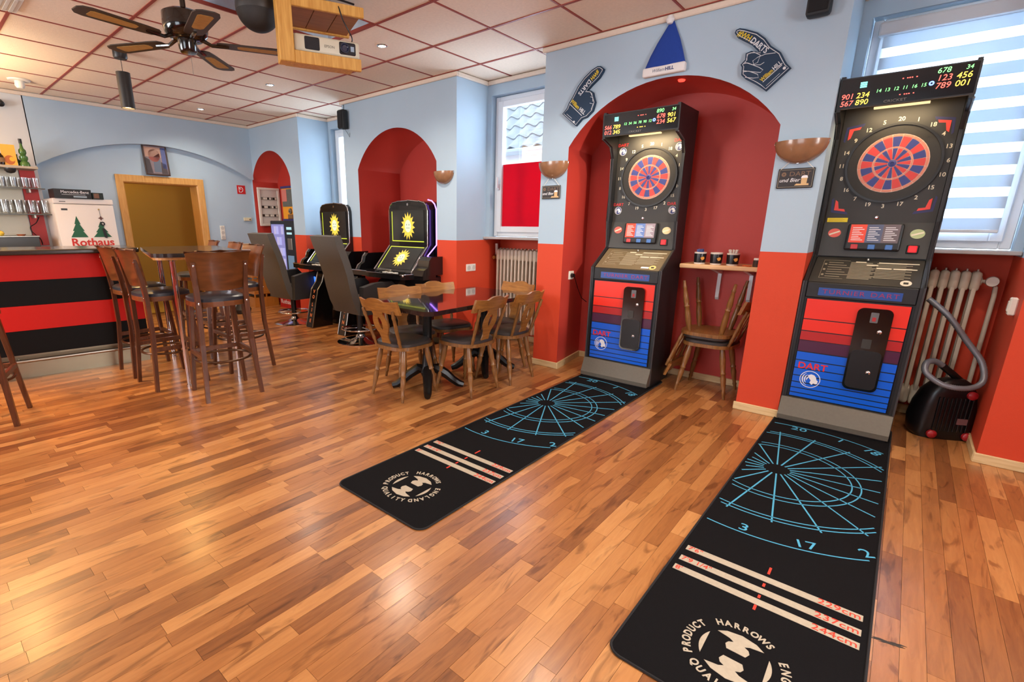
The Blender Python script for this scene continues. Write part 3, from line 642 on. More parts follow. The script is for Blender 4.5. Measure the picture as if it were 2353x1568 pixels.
    l = bpy.data.lights.new('board_lamp_light', 'AREA'); l.shape = 'RECTANGLE'; l.size = .3; l.size_y = .04; l.energy = cfg['lamp_w']; l.color = (1, .74, .40)
    lo = bpy.data.objects.new('board_lamp_light', l); C.objects.link(lo); lo.parent = t; lo.location = (0, .20, 2.045); lo.rotation_euler = (.55, 0, 0)
    # edge strips
    for s in (-1, 1):
        bm = B(); tube(bm, [(s*HW, .066, .01), (s*HW, .066, .99), (s*HW, .316, 1.152), (s*HW, .283, 1.38), (s*HW, .283, 1.90), (s*HW, .24, 1.99), (s*HW, .092, 2.035)], .006, 6); obj('edge_strip', bm, M_CABEDGE, t, True)
    return t
dart_machine('dart_machine', 'black red and blue dart machine standing in the arched niche', (-1.765, 3.965, 0.0065), dict(warm=True, corner='lion', a1=('566', '789'), a2=('012', '345'), b0=('890', '34'), b1=('678', '901'), b2=('234', '567'), mid=('12', '34', '56', '78', '90', '12'), lamp_e=1.2, lamp_w=5.0))
dart_machine('dart_machine', 'black red and blue dart machine in front of the striped blind', (-0.185, 3.965, 0.0065), dict(warm=False, corner='arrow', a1=('901', '234'), a2=('567', '890'), b0=('678', '34'), b1=('123', '456'), b2=('789', '001'), mid=('14', '13', '12', '11', '16', '15'), lamp_e=.9, lamp_w=2.0))
# ================================================================ dart mats
M_MAT = mat('mat_black_pile', rgb(22, 21, 23), 0.95, noise=0.35, nscale=350, bump=0.5, bscale=700, spec=0.1)
M_MATB = mat('mat_print_blue', rgb(84, 168, 205), 0.9, noise=.1, nscale=300, spec=.1); M_MATW = mat('mat_print_beige', rgb(178, 166, 148), 0.9, noise=.15, nscale=80, spec=.1); M_MATR = mat('mat_print_red', rgb(214, 70, 56), 0.9, spec=.1)
M_MATEDGE = mat('mat_edge', rgb(26, 25, 28), 0.9)
def dart_mat(label, loc, rz):
    t = thing('dart_mat', label, 'mat', loc, rz, 'printed throw mats')
    w, L_, r = .325, 2.985, .05; P = []
    for cx_, cy_, a in ((w-r, L_-r, 0), (-w+r, L_-r, 90), (-w+r, r, 180), (w-r, r, 270)):
        for i in range(7): q = math.radians(a+90*i/6); P.append((cx_+r*math.cos(q), cy_+r*math.sin(q)))
    obj('pile', prism(B(), P, 0, .006, 'XY'), M_MAT, t)
    bm = B(); tube(bm, [(a, b, .005) for a, b in P], .0045, 6, True); obj('bound_edge', bm, M_MATEDGE, t, True)
    z0, z1 = .0058, .0070; bx, by = -.153, 1.805; xl = .312
    def flat(nm, segs, M):
        bm = B()
        for (xa, ya, xb, yb, wd) in segs:
            d = Vector((xb-xa, yb-ya, 0)); 
            if d.length < 1e-6: continue
            n = Vector((-d.y, d.x, 0)).normalized()*wd/2
            quad(bm, (xa-n.x, ya-n.y, z1), (xb-n.x, yb-n.y, z1), (xb+n.x, yb+n.y, z1), (xa+n.x, ya+n.y, z1))
        bmesh.ops.recalc_face_normals(bm, faces=bm.faces[:]); r_ = bmesh.ops.extrude_face_region(bm, geom=bm.faces[:]); bmesh.ops.translate(bm, vec=(0, 0, z0-z1), verts=[e for e in r_['geom'] if isinstance(e, bmesh.types.BMVert)])
        return obj(nm, bm, M, t)
    def runs(nm, S, M):
        cur = []
        R_ = []
        for q in S:
            if cur and math.hypot(cur[-1][2]-q[0], cur[-1][3]-q[1]) > 1e-4: R_.append(cur); cur = []
            cur.append(q)
        if cur: R_.append(cur)
        if len(R_) > 1 and math.hypot(R_[-1][-1][2]-R_[0][0][0], R_[-1][-1][3]-R_[0][0][1]) < 1e-4: R_[0] = R_.pop()+R_[0]
        for q in R_: flat(nm, q, M)
    def clip(seg): return abs(seg[0]) < xl and abs(seg[2]) < xl and .05 < seg[1] < L_-.02
    for rad in (.345, .385, .577, .607):
        n = 160; S = []
        for i in range(n):
            a0, a1 = 2*PI*i/n, 2*PI*(i+1)/n; s = (bx+rad*math.cos(a0), by+rad*math.sin(a0), bx+rad*math.cos(a1), by+rad*math.sin(a1), .0062)
            if clip(s): S.append(s)
        runs('printed_ring', S, M_MATB)
    for k in range(20):
        a = math.radians(8+18*k); S = []; n = 24
        for i in range(n):
            r0, r1 = .066+(.628-.066)*i/n, .066+(.628-.066)*(i+1)/n; s = (bx+r0*math.cos(a), by+r0*math.sin(a), bx+r1*math.cos(a), by+r1*math.sin(a), .0075)
            if clip(s): S.append(s)
        if S: flat('printed_spoke', S, M_MATB)
    S = []
    for i in range(200):
        a0, a1 = 2*PI*i/200, 2*PI*(i+1)/200; s = (bx+.803*math.cos(a0), by+.803*math.sin(a0), bx+.803*math.cos(a1), by+.803*math.sin(a1), .006)
        if clip(s): S.append(s)
    runs('printed_arc', S, M_MATB)
    for s_, ang, rot_ in (('3', -90, 0), ('17', -72, .3), ('2', -54.5, .6), ('20', 90, 0), ('1', 72, -.3), ('18', 58.5, -.6)):
        a = math.radians(ang); text('numeral', s_, .085, M_MATB, t, (bx+.757*math.cos(a), by+.757*math.sin(a), z1), rot=(0, 0, rot_), ext=.0006, sx=1.1)
    for y, tl, tr in ((.725, "7'6\"", '229cm'), (.640, "7'9 1/4\"", '237cm'), (.566, "8'", '244cm')):
        ln = flat('oche_line', [(-.302, y, .302, y, .036)], M_MATW)
        text('lettering', tl, .038, M_MATR, ln, (-.296, y, z1+.0005), rot=(0, 0, 0), align='LEFT', ext=.0004); text('lettering', tr, .044, M_MATR, ln, (.298, y, z1+.0005), rot=(0, 0, 0), align='RIGHT', ext=.0004, sx=1.1)
    for a, b in ((.765, .815), (.672, .694), (.592, .612), (.515, .545)): flat('centre_mark', [(0, a, 0, b, .009)], M_MATR)
    # round emblem
    lx, ly = .0, .248; bm = B(); R = .142
    def word(s, a0, a1, inward=False):
        bm = B()
        for i, ch in enumerate(s):
            a = math.radians(a0+(a1-a0)*i/(len(s)-1)); me = text_mesh(ch, .037, M_MATW, ext=.0006, bold=.0012, sx=.85)
            rr_ = a-PI/2 if not inward else a+PI/2
            join_mesh(bm, me, Matrix.Translation((lx+R*math.cos(a), ly+R*math.sin(a), z1)) @ Matrix.Rotation(rr_, 4, 'Z')); bpy.data.meshes.remove(me)
        obj('lettering', bm, M_MATW, t)
    word('HARROWS', 122, 56); word('ENGLAND', 28, -46); word('PRODUCT', 212, 148); word('QUALITY', 230, 298, True)
    bm.free()
    bm = B(); rin = .105; tilt = .0
    def seg_poly(a0, a1, n=10): return [(rin*math.cos(math.radians(a0+(a1-a0)*i/n)), rin*math.sin(math.radians(a0+(a1-a0)*i/n))) for i in range(n+1)]
    shapes = [[(lx+a, ly+b) for a, b in seg_poly(148, 212)], [(lx+a, ly+b) for a, b in seg_poly(-32, 32)]]
    up_ = [(.070, .078), (.045, .097), (.0, .107), (-.045, .097), (-.070, .078), (-.030, .070), (-.016, .060), (-.030, .052), (-.036, .038), (-.028, .018), (.028, .018), (.036, .038), (.030, .052), (.016, .060), (.030, .070)]
    shapes += [[(lx+a, ly+b) for a, b in up_], [(lx-a, ly-b) for a, b in up_]]
    for s in shapes: obj('emblem_piece', prism(B(), s, z0, z1, 'XY'), M_MATW, t)
    bm.free()
    return t
dart_mat('black printed throw mat in front of the niche dart machine', (-1.752, 1.312, 0), 0.0)
dart_mat('black printed throw mat in front of the window dart machine', (-0.185, 1.285, 0), 0.0)
# ================================================================ wooden pub chairs and table
W_CH = wood('chair_wood', rgb(104, 66, 30), rgb(140, 94, 46), 0.38, 'Z', 4, coat=.2)
W_CHL = wood('chair_back_wood', rgb(126, 78, 32), rgb(160, 106, 48), 0.35, 'X', 4, coat=.25)
M_CUSH = mat('seat_leather_dark', rgb(58, 52, 50), 0.38, noise=.1, nscale=20)
def seat_outline(sc=1.0, n=28):
    """rounded shield seat: wider front (+y), back at -y"""
    P = []
    for i in range(n):
        a = 2*PI*i/n; c, s = math.cos(a), math.sin(a)
        hx = .205+.012*s; hy = .20
        e = 0.62
        P.append((sc*hx*math.copysign(abs(c)**e, c), sc*hy*math.copysign(abs(s)**e, s)))
    return P
def turned_leg(top, bot, r=.0205):
    prof = [(.0, .010), (.04, .011), (.10, .012), (.13, .016), (.16, .012), (.28, .017), (.40, .021), (.47, .016), (.50, .022), (.53, .016), (.62, .020), (.78, .022), (.90, .019), (1.0, .016)]
    bm = B(); a, b = Vector(bot), Vector(top); tube(bm, [a.lerp(b, u) for u, _ in prof], [q*r/.019 for _, q in prof], 10); return bm
def make_chair(label):
    t = thing('pub_chair', label, 'chair', group='wooden pub chairs')
    obj('seat', prism(B(), seat_outline(), .405, .432, 'XY'), W_CH, t)
    bm = B(); o1 = seat_outline(.93); o2 = seat_outline(.86)
    A = [bm.verts.new((a, b, .432)) for a, b in o1]; B1 = [bm.verts.new((a, b, .452)) for a, b in o1]; C1 = [bm.verts.new((a, b, .462)) for a, b in o2]
    for i in range(len(A)):
        j = (i+1) % len(A); bm.faces.new((A[i], A[j], B1[j], B1[i])); bm.faces.new((B1[i], B1[j], C1[j], C1[i]))
    bm.faces.new(C1); obj('cushion', bm, M_CUSH, t, True)
    for sx in (-1, 1):
        obj('leg', turned_leg((sx*.13, .12, .41), (sx*.185, .185, 0)), W_CH, t, True)
        obj('leg', turned_leg((sx*.13, -.12, .41), (sx*.175, -.195, 0)), W_CH, t, True)
        prof = [(0, .013), (.1, .012), (.16, .016), (.22, .012), (.5, .015), (.78, .012), (.84, .016), (.9, .012), (1, .012)]
        bm = B(); a, b = Vector((sx*.140, -.165, .43)), Vector((sx*.165, -.262, .725)); tube(bm, [a.lerp(b, u) for u, _ in prof], [q for _, q in prof], 10); obj('back_post', bm, W_CH, t, True)
    # splat with a keyhole
    def back_y(z): return -.170-(z-.43)*.328
    bm = B(); rows = [(.43, .050, 0), (.47, .045, 0), (.50, .040, 0), (.535, .048, 0), (.56, .066, .0), (.575, .074, .012), (.60, .080, .020), (.63, .078, .021), (.655, .070, .014), (.67, .062, 0), (.69, .052, 0), (.72, .060, 0), (.74, .066, 0)]
    th = .011
    for sx in (-1, 1):
        for i in range(len(rows)-1):
            z0, w0, h0 = rows[i]; z1, w1, h1 = rows[i+1]; v = []
            for dy in (-th/2, th/2):
                v.append([bm.verts.new((sx*q, back_y(zz)+dy, zz)) for q, zz in ((h0, z0), (w0, z0), (w1, z1), (h1, z1))])
            for k in range(4):
                l = (k+1) % 4
                if (v[0][k].co-v[0][l].co).length < 1e-6: continue
                try: bm.faces.new((v[0][k], v[0][l], v[1][l], v[1][k]))
                except ValueError: pass
            bm.faces.new(v[0]); bm.faces.new(v[1][::-1])
    bmesh.ops.remove_doubles(bm, verts=bm.verts[:], dist=1e-5); obj('splat', bm, W_CHL, t)
    # curved crest rail with a raised middle
    bm = B(); N = 20; rings = []
    for i in range(N+1):
        u = -1+2*i/N; xx = u*.205; yy = -.262+.042*u*u; top = .790+.026*max(0, 1-(abs(u)/.45)**3) + .012*u*u; bot = .706+.008*math.cos(u*PI)
        lean = .035
        rings.append([bm.verts.new(p) for p in ((xx, yy+.004-.012, bot), (xx, yy+.004+.012, bot), (xx, yy-lean+.011, top), (xx, yy-lean-.009, top))])
    for i in range(N):
        a, b = rings[i], rings[i+1]
        for k in range(4): bm.faces.new((a[k], a[(k+1) % 4], b[(k+1) % 4], b[k]))
    bm.faces.new(rings[0][::-1]); bm.faces.new(rings[-1]); obj('crest_rail', bm, W_CHL, t, True, ang=.9)
    return t
ch0 = make_chair('brown wooden chair at the near end of the dining table')
place(ch0, (-2.925, 2.555, 0), 0.04)
def chair(loc, rz, label):
    c = copy_tree(ch0); place(c, loc, rz, label); return c
chair((-2.615, 2.985, 0), PI/2+.02, 'brown wooden chair on the mat side of the dining table, nearer one')
chair((-2.575, 3.455, 0), PI/2+.02, 'brown wooden chair beside the pillar at the dining table')
chair((-3.15, 2.84, 0), -PI/2-.35, 'light-backed wooden chair in front of the gaming chair, across the dining table')
chair((-3.13, 3.29, 0), -PI/2-.3, 'light-backed wooden chair across the dining table, farther from the camera')
chair((-2.83, 3.69, 0), PI-.15, 'wooden chair at the far end of the dining table by the radiator')
# stacked chairs in the niche
chair((-1.09, 4.33, 0), PI/2, 'brown wooden chair standing in the niche under another chair')
c = chair((-1.11, 4.31, .926), PI/2, 'brown wooden chair turned upside down on another chair in the niche')
c.rotation_euler = (PI, 0, PI/2)
# dining table
dt = thing('dining_table', 'dark glossy dining table on two cast iron pedestals', 'table', (-2.86, 3.09, 0))
def chamf(x0, x1, y0, y1, c_): return [(x0+c_, y0), (x1-c_, y0), (x1, y0+c_), (x1, y1-c_), (x1-c_, y1), (x0+c_, y1), (x0, y1-c_), (x0, y0+c_)]
bm = B(); prism(bm, chamf(-.39, .39, -.69, .69, .05), .708, .742, 'XY'); obj('table_top', bm, mat('table_top_black_gloss', rgb(34, 26, 28), .07, coat=.6), dt)
M_IRON = mat('cast_iron_black', rgb(20, 18, 18), .35, .3)
for yy in (-.33, .40):
    p = obj('column', lathe(B(), [(0, .11), (.05, .11), (.07, .15), (.05, .22), (.038, .32), (.038, .60), (.055, .66), (.06, .708), (0, .708)], 20, (0, yy, 0)), M_IRON, dt, True)
    for k in range(4):
        a = PI/4+k*PI/2
        bm = B(); tube(bm, [Vector((math.cos(a)*r_, math.sin(a)*r_+yy, z_)) for r_, z_ in ((.02, .17), (.08, .175), (.15, .13), (.21, .075), (.26, .040), (.30, .028))], [.04, .044, .040, .034, .032, .026], 8); obj('claw_foot', bm, M_IRON, dt, True)
    obj('top_plate', box(B(), -.25, .25, yy-.05, yy+.05, .695, .708), M_IRON, dt)
# ================================================================ niche shelf
sf = thing('wall_shelf', 'pale wooden shelf board on white brackets in the niche', 'shelf', (0, 0, 0))
obj('board', box(B(), -1.40, -.80, 4.26, 4.598, 1.015, 1.05, .008, 2), wood('shelf_board_wood', rgb(206, 160, 110), rgb(224, 184, 138), .45, 'X', 4), sf)
for xx in (-1.16, -.92):
    bm = B(); prism(bm, [(4.30, 1.015), (4.598, 1.015), (4.598, .76), (4.585, .74), (4.57, .76), (4.57, .96)], xx-.014, xx+.014, 'YZ'); obj('bracket', bm, M_PVC, sf)
def cup(name, label, x, y, content):
    t = thing(name, label, 'mug', (x, y, 1.05), 0, 'printed mugs on the niche shelf')
    obj('wall', lathe(B(), [(0, 0), (.040, 0), (.042, .01), (.046, .096), (.043, .096), (.039, .008), (0, .008)], 24), mat('mug_cream', rgb(222, 214, 204), .3), t, True)
    obj('printed_band', lathe(B(), [(.0428, .012), (.0465, .082), (.0462, .084), (.042, .012)], 24), mat('mug_print_black', rgb(24, 22, 24), .3), t, True)
    e = obj('emblem', prism(B(), [(.004, .052), (.018, .060), (.031, .060), (.034, .046), (.028, .036), (.018, .032), (.010, .040)], -.0475, -.046), mat('mug_emblem_gold', rgb(206, 140, 50), .4), t, rot=(0, 0, .25))
    if content == 'tips':
        for k in range(9): obj('dart_shaft', lathe(B(), [(0, 0), (.004, 0), (.006, .035), (0, .04)], 8), M_WHITE, t, True, loc=(.026*math.cos(k*.7), .026*math.sin(k*.7), .085), rot=(.15*math.cos(k), .2*math.sin(k), 0))
    if content == 'wad': 
        for k in range(4): obj('dart_flight', box(B(), -.012, .012, -.001, .001, 0, .03), mat('flight_blue', rgb(84, 96, 150), .5), t, loc=(-.01+.008*k, .004*k, .09), rot=(.2, .3*k-.4, .8*k))
    return t
cup('mug', 'black and cream mug on the niche shelf nearest the dart machine', -1.265, 4.33, 'wad'); cup('mug', 'middle one of three black and cream mugs on the niche shelf', -1.140, 4.325, None); cup('mug', 'black and cream mug full of dart shafts on the niche shelf', -1.020, 4.33, 'tips')
jr = thing('glass_jar', 'small dark glass jar at the shelf end by the pillar', 'jar', (-.845, 4.31, 1.05)); obj('jar_body', lathe(B(), [(0, 0), (.026, 0), (.028, .01), (.028, .045), (.022, .052), (0, .052)], 18), mat('jar_dark', rgb(60, 50, 44), .2), jr, True); obj('lid', lathe(B(), [(0, .052), (.024, .052), (.024, .066), (0, .066)], 18), M_WHITE, jr)
og = obj('rubber_ring', (lambda b_: tube(b_, [(.03*math.cos(k*PI/8), .022*math.sin(k*PI/8), .004+.002*math.sin(k*1.3)) for k in range(16)], .003, 6, True))(B()), mat('orange_rubber', rgb(220, 96, 40), .5), None, True, loc=(-.905, 4.29, 1.052)); tag(og, 'orange rubber ring lying on the niche shelf', 'ring')
# ================================================================ bar
bar = thing('bar_counter', 'long bar counter with red and black striped front', 'bar', (-5.6, .5, 0), -.1145)
M_BRED = mat('bar_laminate_red', rgb(190, 26, 20), .5, spec=.2); M_BBLK = mat('bar_laminate_black', rgb(12, 11, 12), .55, spec=.15)
ya, yb = -2.95, .98
obj('carcass', box(B(), -.60, -.012, ya, yb, .0, 1.075), M_BBLK, bar)
for k, (a, b) in enumerate(((.226, .437), (.437, .650), (.650, .862), (.862, 1.075))): obj('front_panel', box(B(), -.012, 0, ya, yb, a+.001, b-.001), M_BRED if k % 2 else M_BBLK, bar)
obj('kick_plate', box(B(), -.112, -.10, ya, yb, 0, .226), mat('kick_metal', rgb(150, 140, 118), .35, .8), bar)
bar.children[0].data = mesh_of('carcass', box(B(), -.60, -.112, ya, yb, .0, 1.075), M_BBLK)
obj('counter_top', box(B(), -.66, .06, ya, yb+.03, 1.075, 1.118, .012, 2), mat('counter_granite', rgb(44, 40, 38), .16, noise=.25, nscale=120), bar)
bm = B(); tube(bm, [(-.03, ya, .165), (-.03, yb, .165)], .016, 12); obj('foot_rail', bm, M_STEEL, bar, True)
for yy in (-2.2, -1.1, 0., .9):
    bm = B(); tube(bm, [(-.03, yy, .165), (-.105, yy, .165)], .010, 8); obj('rail_bracket', bm, M_STEEL, bar, True)
# high table at the end of the bar
RT = -.222
ht = thing('high_table', 'dark high bar table on chrome legs beside the bar', 'table', (-4.86, 1.735, 0), RT)
bm = B()
def rr2(hx, hy, r, n=6):
    P = []
    for cx_, cy_, a in ((hx-r, hy-r, 0), (-hx+r, hy-r, 90), (-hx+r, -hy+r, 180), (hx-r, -hy+r, 270)):
        for i in range(n+1): q = math.radians(a+90*i/n); P.append((cx_+r*math.cos(q), cy_+r*math.sin(q)))
    return P
prism(bm, rr2(.70, .34, .10), 1.088, 1.118, 'XY'); obj('table_top', bm, mat('counter_granite', rgb(44, 40, 38), .16), ht)
obj('wood_rim', prism(B(), rr2(.69, .33, .10), 1.068, 1.088, 'XY'), wood('rim_wood', rgb(170, 110, 50), rgb(196, 136, 70), .4, 'X', 4), ht)
for sx in (-1, 1):
    for sy in (-1, 1):
        xx, yy = (.535 if sx > 0 else -.60), .20*sy
        obj('leg', lathe(B(), [(0, 0), (.026, 0), (.026, .02), (.022, .022), (.022, 1.05), (.045, 1.06), (.045, 1.068), (0, 1.068)], 16, (xx, yy, 0)), M_CHROME, ht, True)
# bar stools
W_ST = wood('stool_wood', rgb(72, 38, 20), rgb(104, 58, 32), .32, 'Z', 4, coat=.3); W_STB = wood('stool_back_veneer', rgb(84, 46, 20), rgb(118, 68, 34), .28, 'X', 3, coat=.4, stretch=6)
M_SLEATH = mat('stool_leather_blue_black', rgb(44, 48, 56), .3)
def sq_bar(bm, p0, p1, w0, w1, yaw=0.0):
    p0, p1 = Vector(p0), Vector(p1); A = []
    for p, w in ((p0, w0), (p1, w1)):
        A.append([bm.verts.new(p+Vector((math.cos(yaw+PI/4+k*PI/2)*w*.7071, math.sin(yaw+PI/4+k*PI/2)*w*.7071, 0))) for k in range(4)])
    for k in range(4): bm.faces.new((A[0][k], A[0][(k+1) % 4], A[1][(k+1) % 4], A[1][k]))
    bm.faces.new(A[0][::-1]); bm.faces.new(A[1]); bmesh.ops.bevel(bm, geom=bm.edges[:], offset=.004, segments=1, affect='EDGES')
    return bm
def make_stool(label):
    t = thing('bar_stool', label, 'bar stool', group='wooden bar stools at the high table')
    obj('seat_frame', prism(B(), [(a*.98, b*.98) for a, b in seat_outline()], .735, .772, 'XY'), W_STB, t)
    bm = B(); o1 = seat_outline(.96); o2 = seat_outline(.84)
    L1 = [[bm.verts.new((a, b, z_)) for a, b in o] for o, z_ in ((o1, .772), (o1, .796), (o2, .810))]
    for l in range(2):
        for i in range(len(o1)): j = (i+1) % len(o1); bm.faces.new((L1[l][i], L1[l][j], L1[l+1][j], L1[l+1][i]))
    bm.faces.new(L1[2]); obj('cushion', bm, M_SLEATH, t, True)
    for sx in (-1, 1):
        obj('leg', sq_bar(B(), (sx*.205, .200, 0), (sx*.150, .145, .738), .030, .034), W_ST, t)
        # rear leg runs up into the back post
        bm = B(); P = [(sx*.205, -.205, 0, .030), (sx*.180, -.165, .45, .034), (sx*.172, -.165, .76, .036), (sx*.176, -.178, .90, .034), (sx*.182, -.206, 1.07, .026)]
        R_ = []
        for x_, y_, z_, w_ in P: R_.append([bm.verts.new((x_+dx*w_/2, y_+dy*w_/2*.9, z_)) for dx, dy in ((-1, -1), (1, -1), (1, 1), (-1, 1))])
        for i in range(len(P)-1):
            for k in range(4): bm.faces.new((R_[i][k], R_[i][(k+1) % 4], R_[i+1][(k+1) % 4], R_[i+1][k]))
        bm.faces.new(R_[0][::-1]); bm.faces.new(R_[-1]); obj('rear_leg', bm, W_ST, t)
        for z_, y_ in ((1.045, -.217), (.765, -.185)): obj('bolt', lathe(B(), [(0, 0), (.009, 0), (.008, .004), (0, .006)], 10), M_CHROME, t, True, loc=(sx*(.182 if z_ > 1 else .172), y_, z_), rot=(PI/2, 0, 0))
    # bent plywood back
    bm = B(); N = 14; g_ = []
    for i in range(N+1):
        u = -1+2*i/N; xx = u*.225; col_ = []
        for v in range(7):
            w_ = v/6; z_ = .855+.285*w_ ; narrow = 1-.20*(1-w_); yy = -.193-.050*w_+.045*u*u-.018*math.sin(w_*PI)*0
            if v == 6: yy -= .010
            col_.append((xx*narrow, yy, z_ - (.012*u*u if v == 0 else 0)*-1))
        g_.append(col_)
    F_ = [[bm.verts.new((p[0], p[1]-.006, p[2])) for p in c_] for c_ in g_]; K_ = [[bm.verts.new((p[0], p[1]+.006, p[2])) for p in c_] for c_ in g_]
    for i in range(N):
        for v in range(6): bm.faces.new((F_[i][v], F_[i+1][v], F_[i+1][v+1], F_[i][v+1])); bm.faces.new((K_[i][v], K_[i][v+1], K_[i+1][v+1], K_[i+1][v]))
        for v in (0, 6): bm.faces.new((F_[i][v], F_[i+1][v], K_[i+1][v], K_[i][v]))
    for i in (0, N):
        for v in range(6): bm.faces.new((F_[i][v], F_[i][v+1], K_[i][v+1], K_[i][v]))
    obj('backrest', bm, W_STB, t, True)
    bm = B(); tube(bm, [(-.228, -.208, 1.142), (-.15, -.238, 1.146), (0, -.254, 1.148), (.15, -.238, 1.146), (.228, -.208, 1.142)], .010, 8); obj('back_rim', bm, W_ST, t, True)
    bm = B(); tube(bm, [(.205*math.cos(2*PI*k/36), .205*math.sin(2*PI*k/36)*.98, .300) for k in range(36)], .010, 8, True); obj('foot_ring', bm, mat('ring_bronze', rgb(86, 56, 34), .3, .6), t, True)
    for sx in (-1, 1):
        bm = B(); box(bm, sx*.185-.012, sx*.185+.012, -.18, .18, .325, .360, .003, 1); obj('stretcher', bm, W_ST, t)
    obj('stretcher', box(B(), -.18, .18, .165, .189, .325, .360, .003, 1), W_ST, t)
    return t
st0 = make_stool('brown bar stool at the end of the high table, back to the room'); place(st0, (-4.03, 1.585, 0), PI/2-.12)
def stool(loc, rz, label): c = copy_tree(st0); place(c, loc, rz, label); return c
stool((-4.64, 1.385, 0), .03, 'brown bar stool on the camera side of the high table, right one')
stool((-5.185, 1.385, 0), 0., 'brown bar stool on the camera side of the high table next to the bar front')
stool((-4.69, 2.03, 0), PI-.05, 'brown bar stool behind the high table, nearest the gaming chair')
stool((-5.33, 2.14, 0), PI-.15, 'brown bar stool behind the high table in front of the doorway')
stool((-5.98, 2.18, 0), PI-.2, 'brown bar stool behind the high table, farthest of three')
stool((-4.60, .17, 0), PI/2-.3, 'brown bar stool cut off at the left edge of the photo')
# ================================================================ slot machines and their chairs
M_SLOT = mat('slot_black', rgb(16, 15, 18), .22, coat=.3); M_SCR = mat('slot_screen', rgb(40, 42, 42), .1)
M_SUN = emis('screen_sun_yellow', (1.0, .66, .06, 1), 1.1); M_SUNF = emis('screen_sun_face', (.85, .88, .62, 1), 1.0); M_SCRL = emis('screen_line_lime', (.72, .80, .04, 1), 1.1); M_FACE = emis('screen_ink', (.12, .12, .08, 1), .5)
E_VIO = emis('led_violet', (.35, .16, 1.0, 1), 4.5); E_BLUE2 = emis('logo_blue', (.03, .16, 1.0, 1), 2.0)
M_ORANGE = mat('letter_copper', rgb(214, 132, 92), .4)
def sun(bm_r, bm_f, bm_i, R):
    P = []; n = 15
    for k in range(n*2):
        r_ = R if k % 2 == 0 else R*.66
        a = PI/2+PI*k/n; P.append((r_*math.cos(a), r_*math.sin(a)))
    prism(bm_r, P, 0, .0012, 'XY'); prism(bm_f, [(R*.45*math.cos(2*PI*k/24), R*.45*math.sin(2*PI*k/24)) for k in range(24)], .0012, .002, 'XY')
    for sx in (-1, 1): prism(bm_i, [(sx*R*.17+R*.035*math.cos(2*PI*k/8), R*.10+R*.06*math.sin(2*PI*k/8)) for k in range(8)], .002, .0026, 'XY')
    prism(bm_i, [(-R*.26, -R*.12), (R*.26, -R*.12), (R*.26, -R*.145), (-R*.26, -R*.145)], .002, .0026, 'XY')
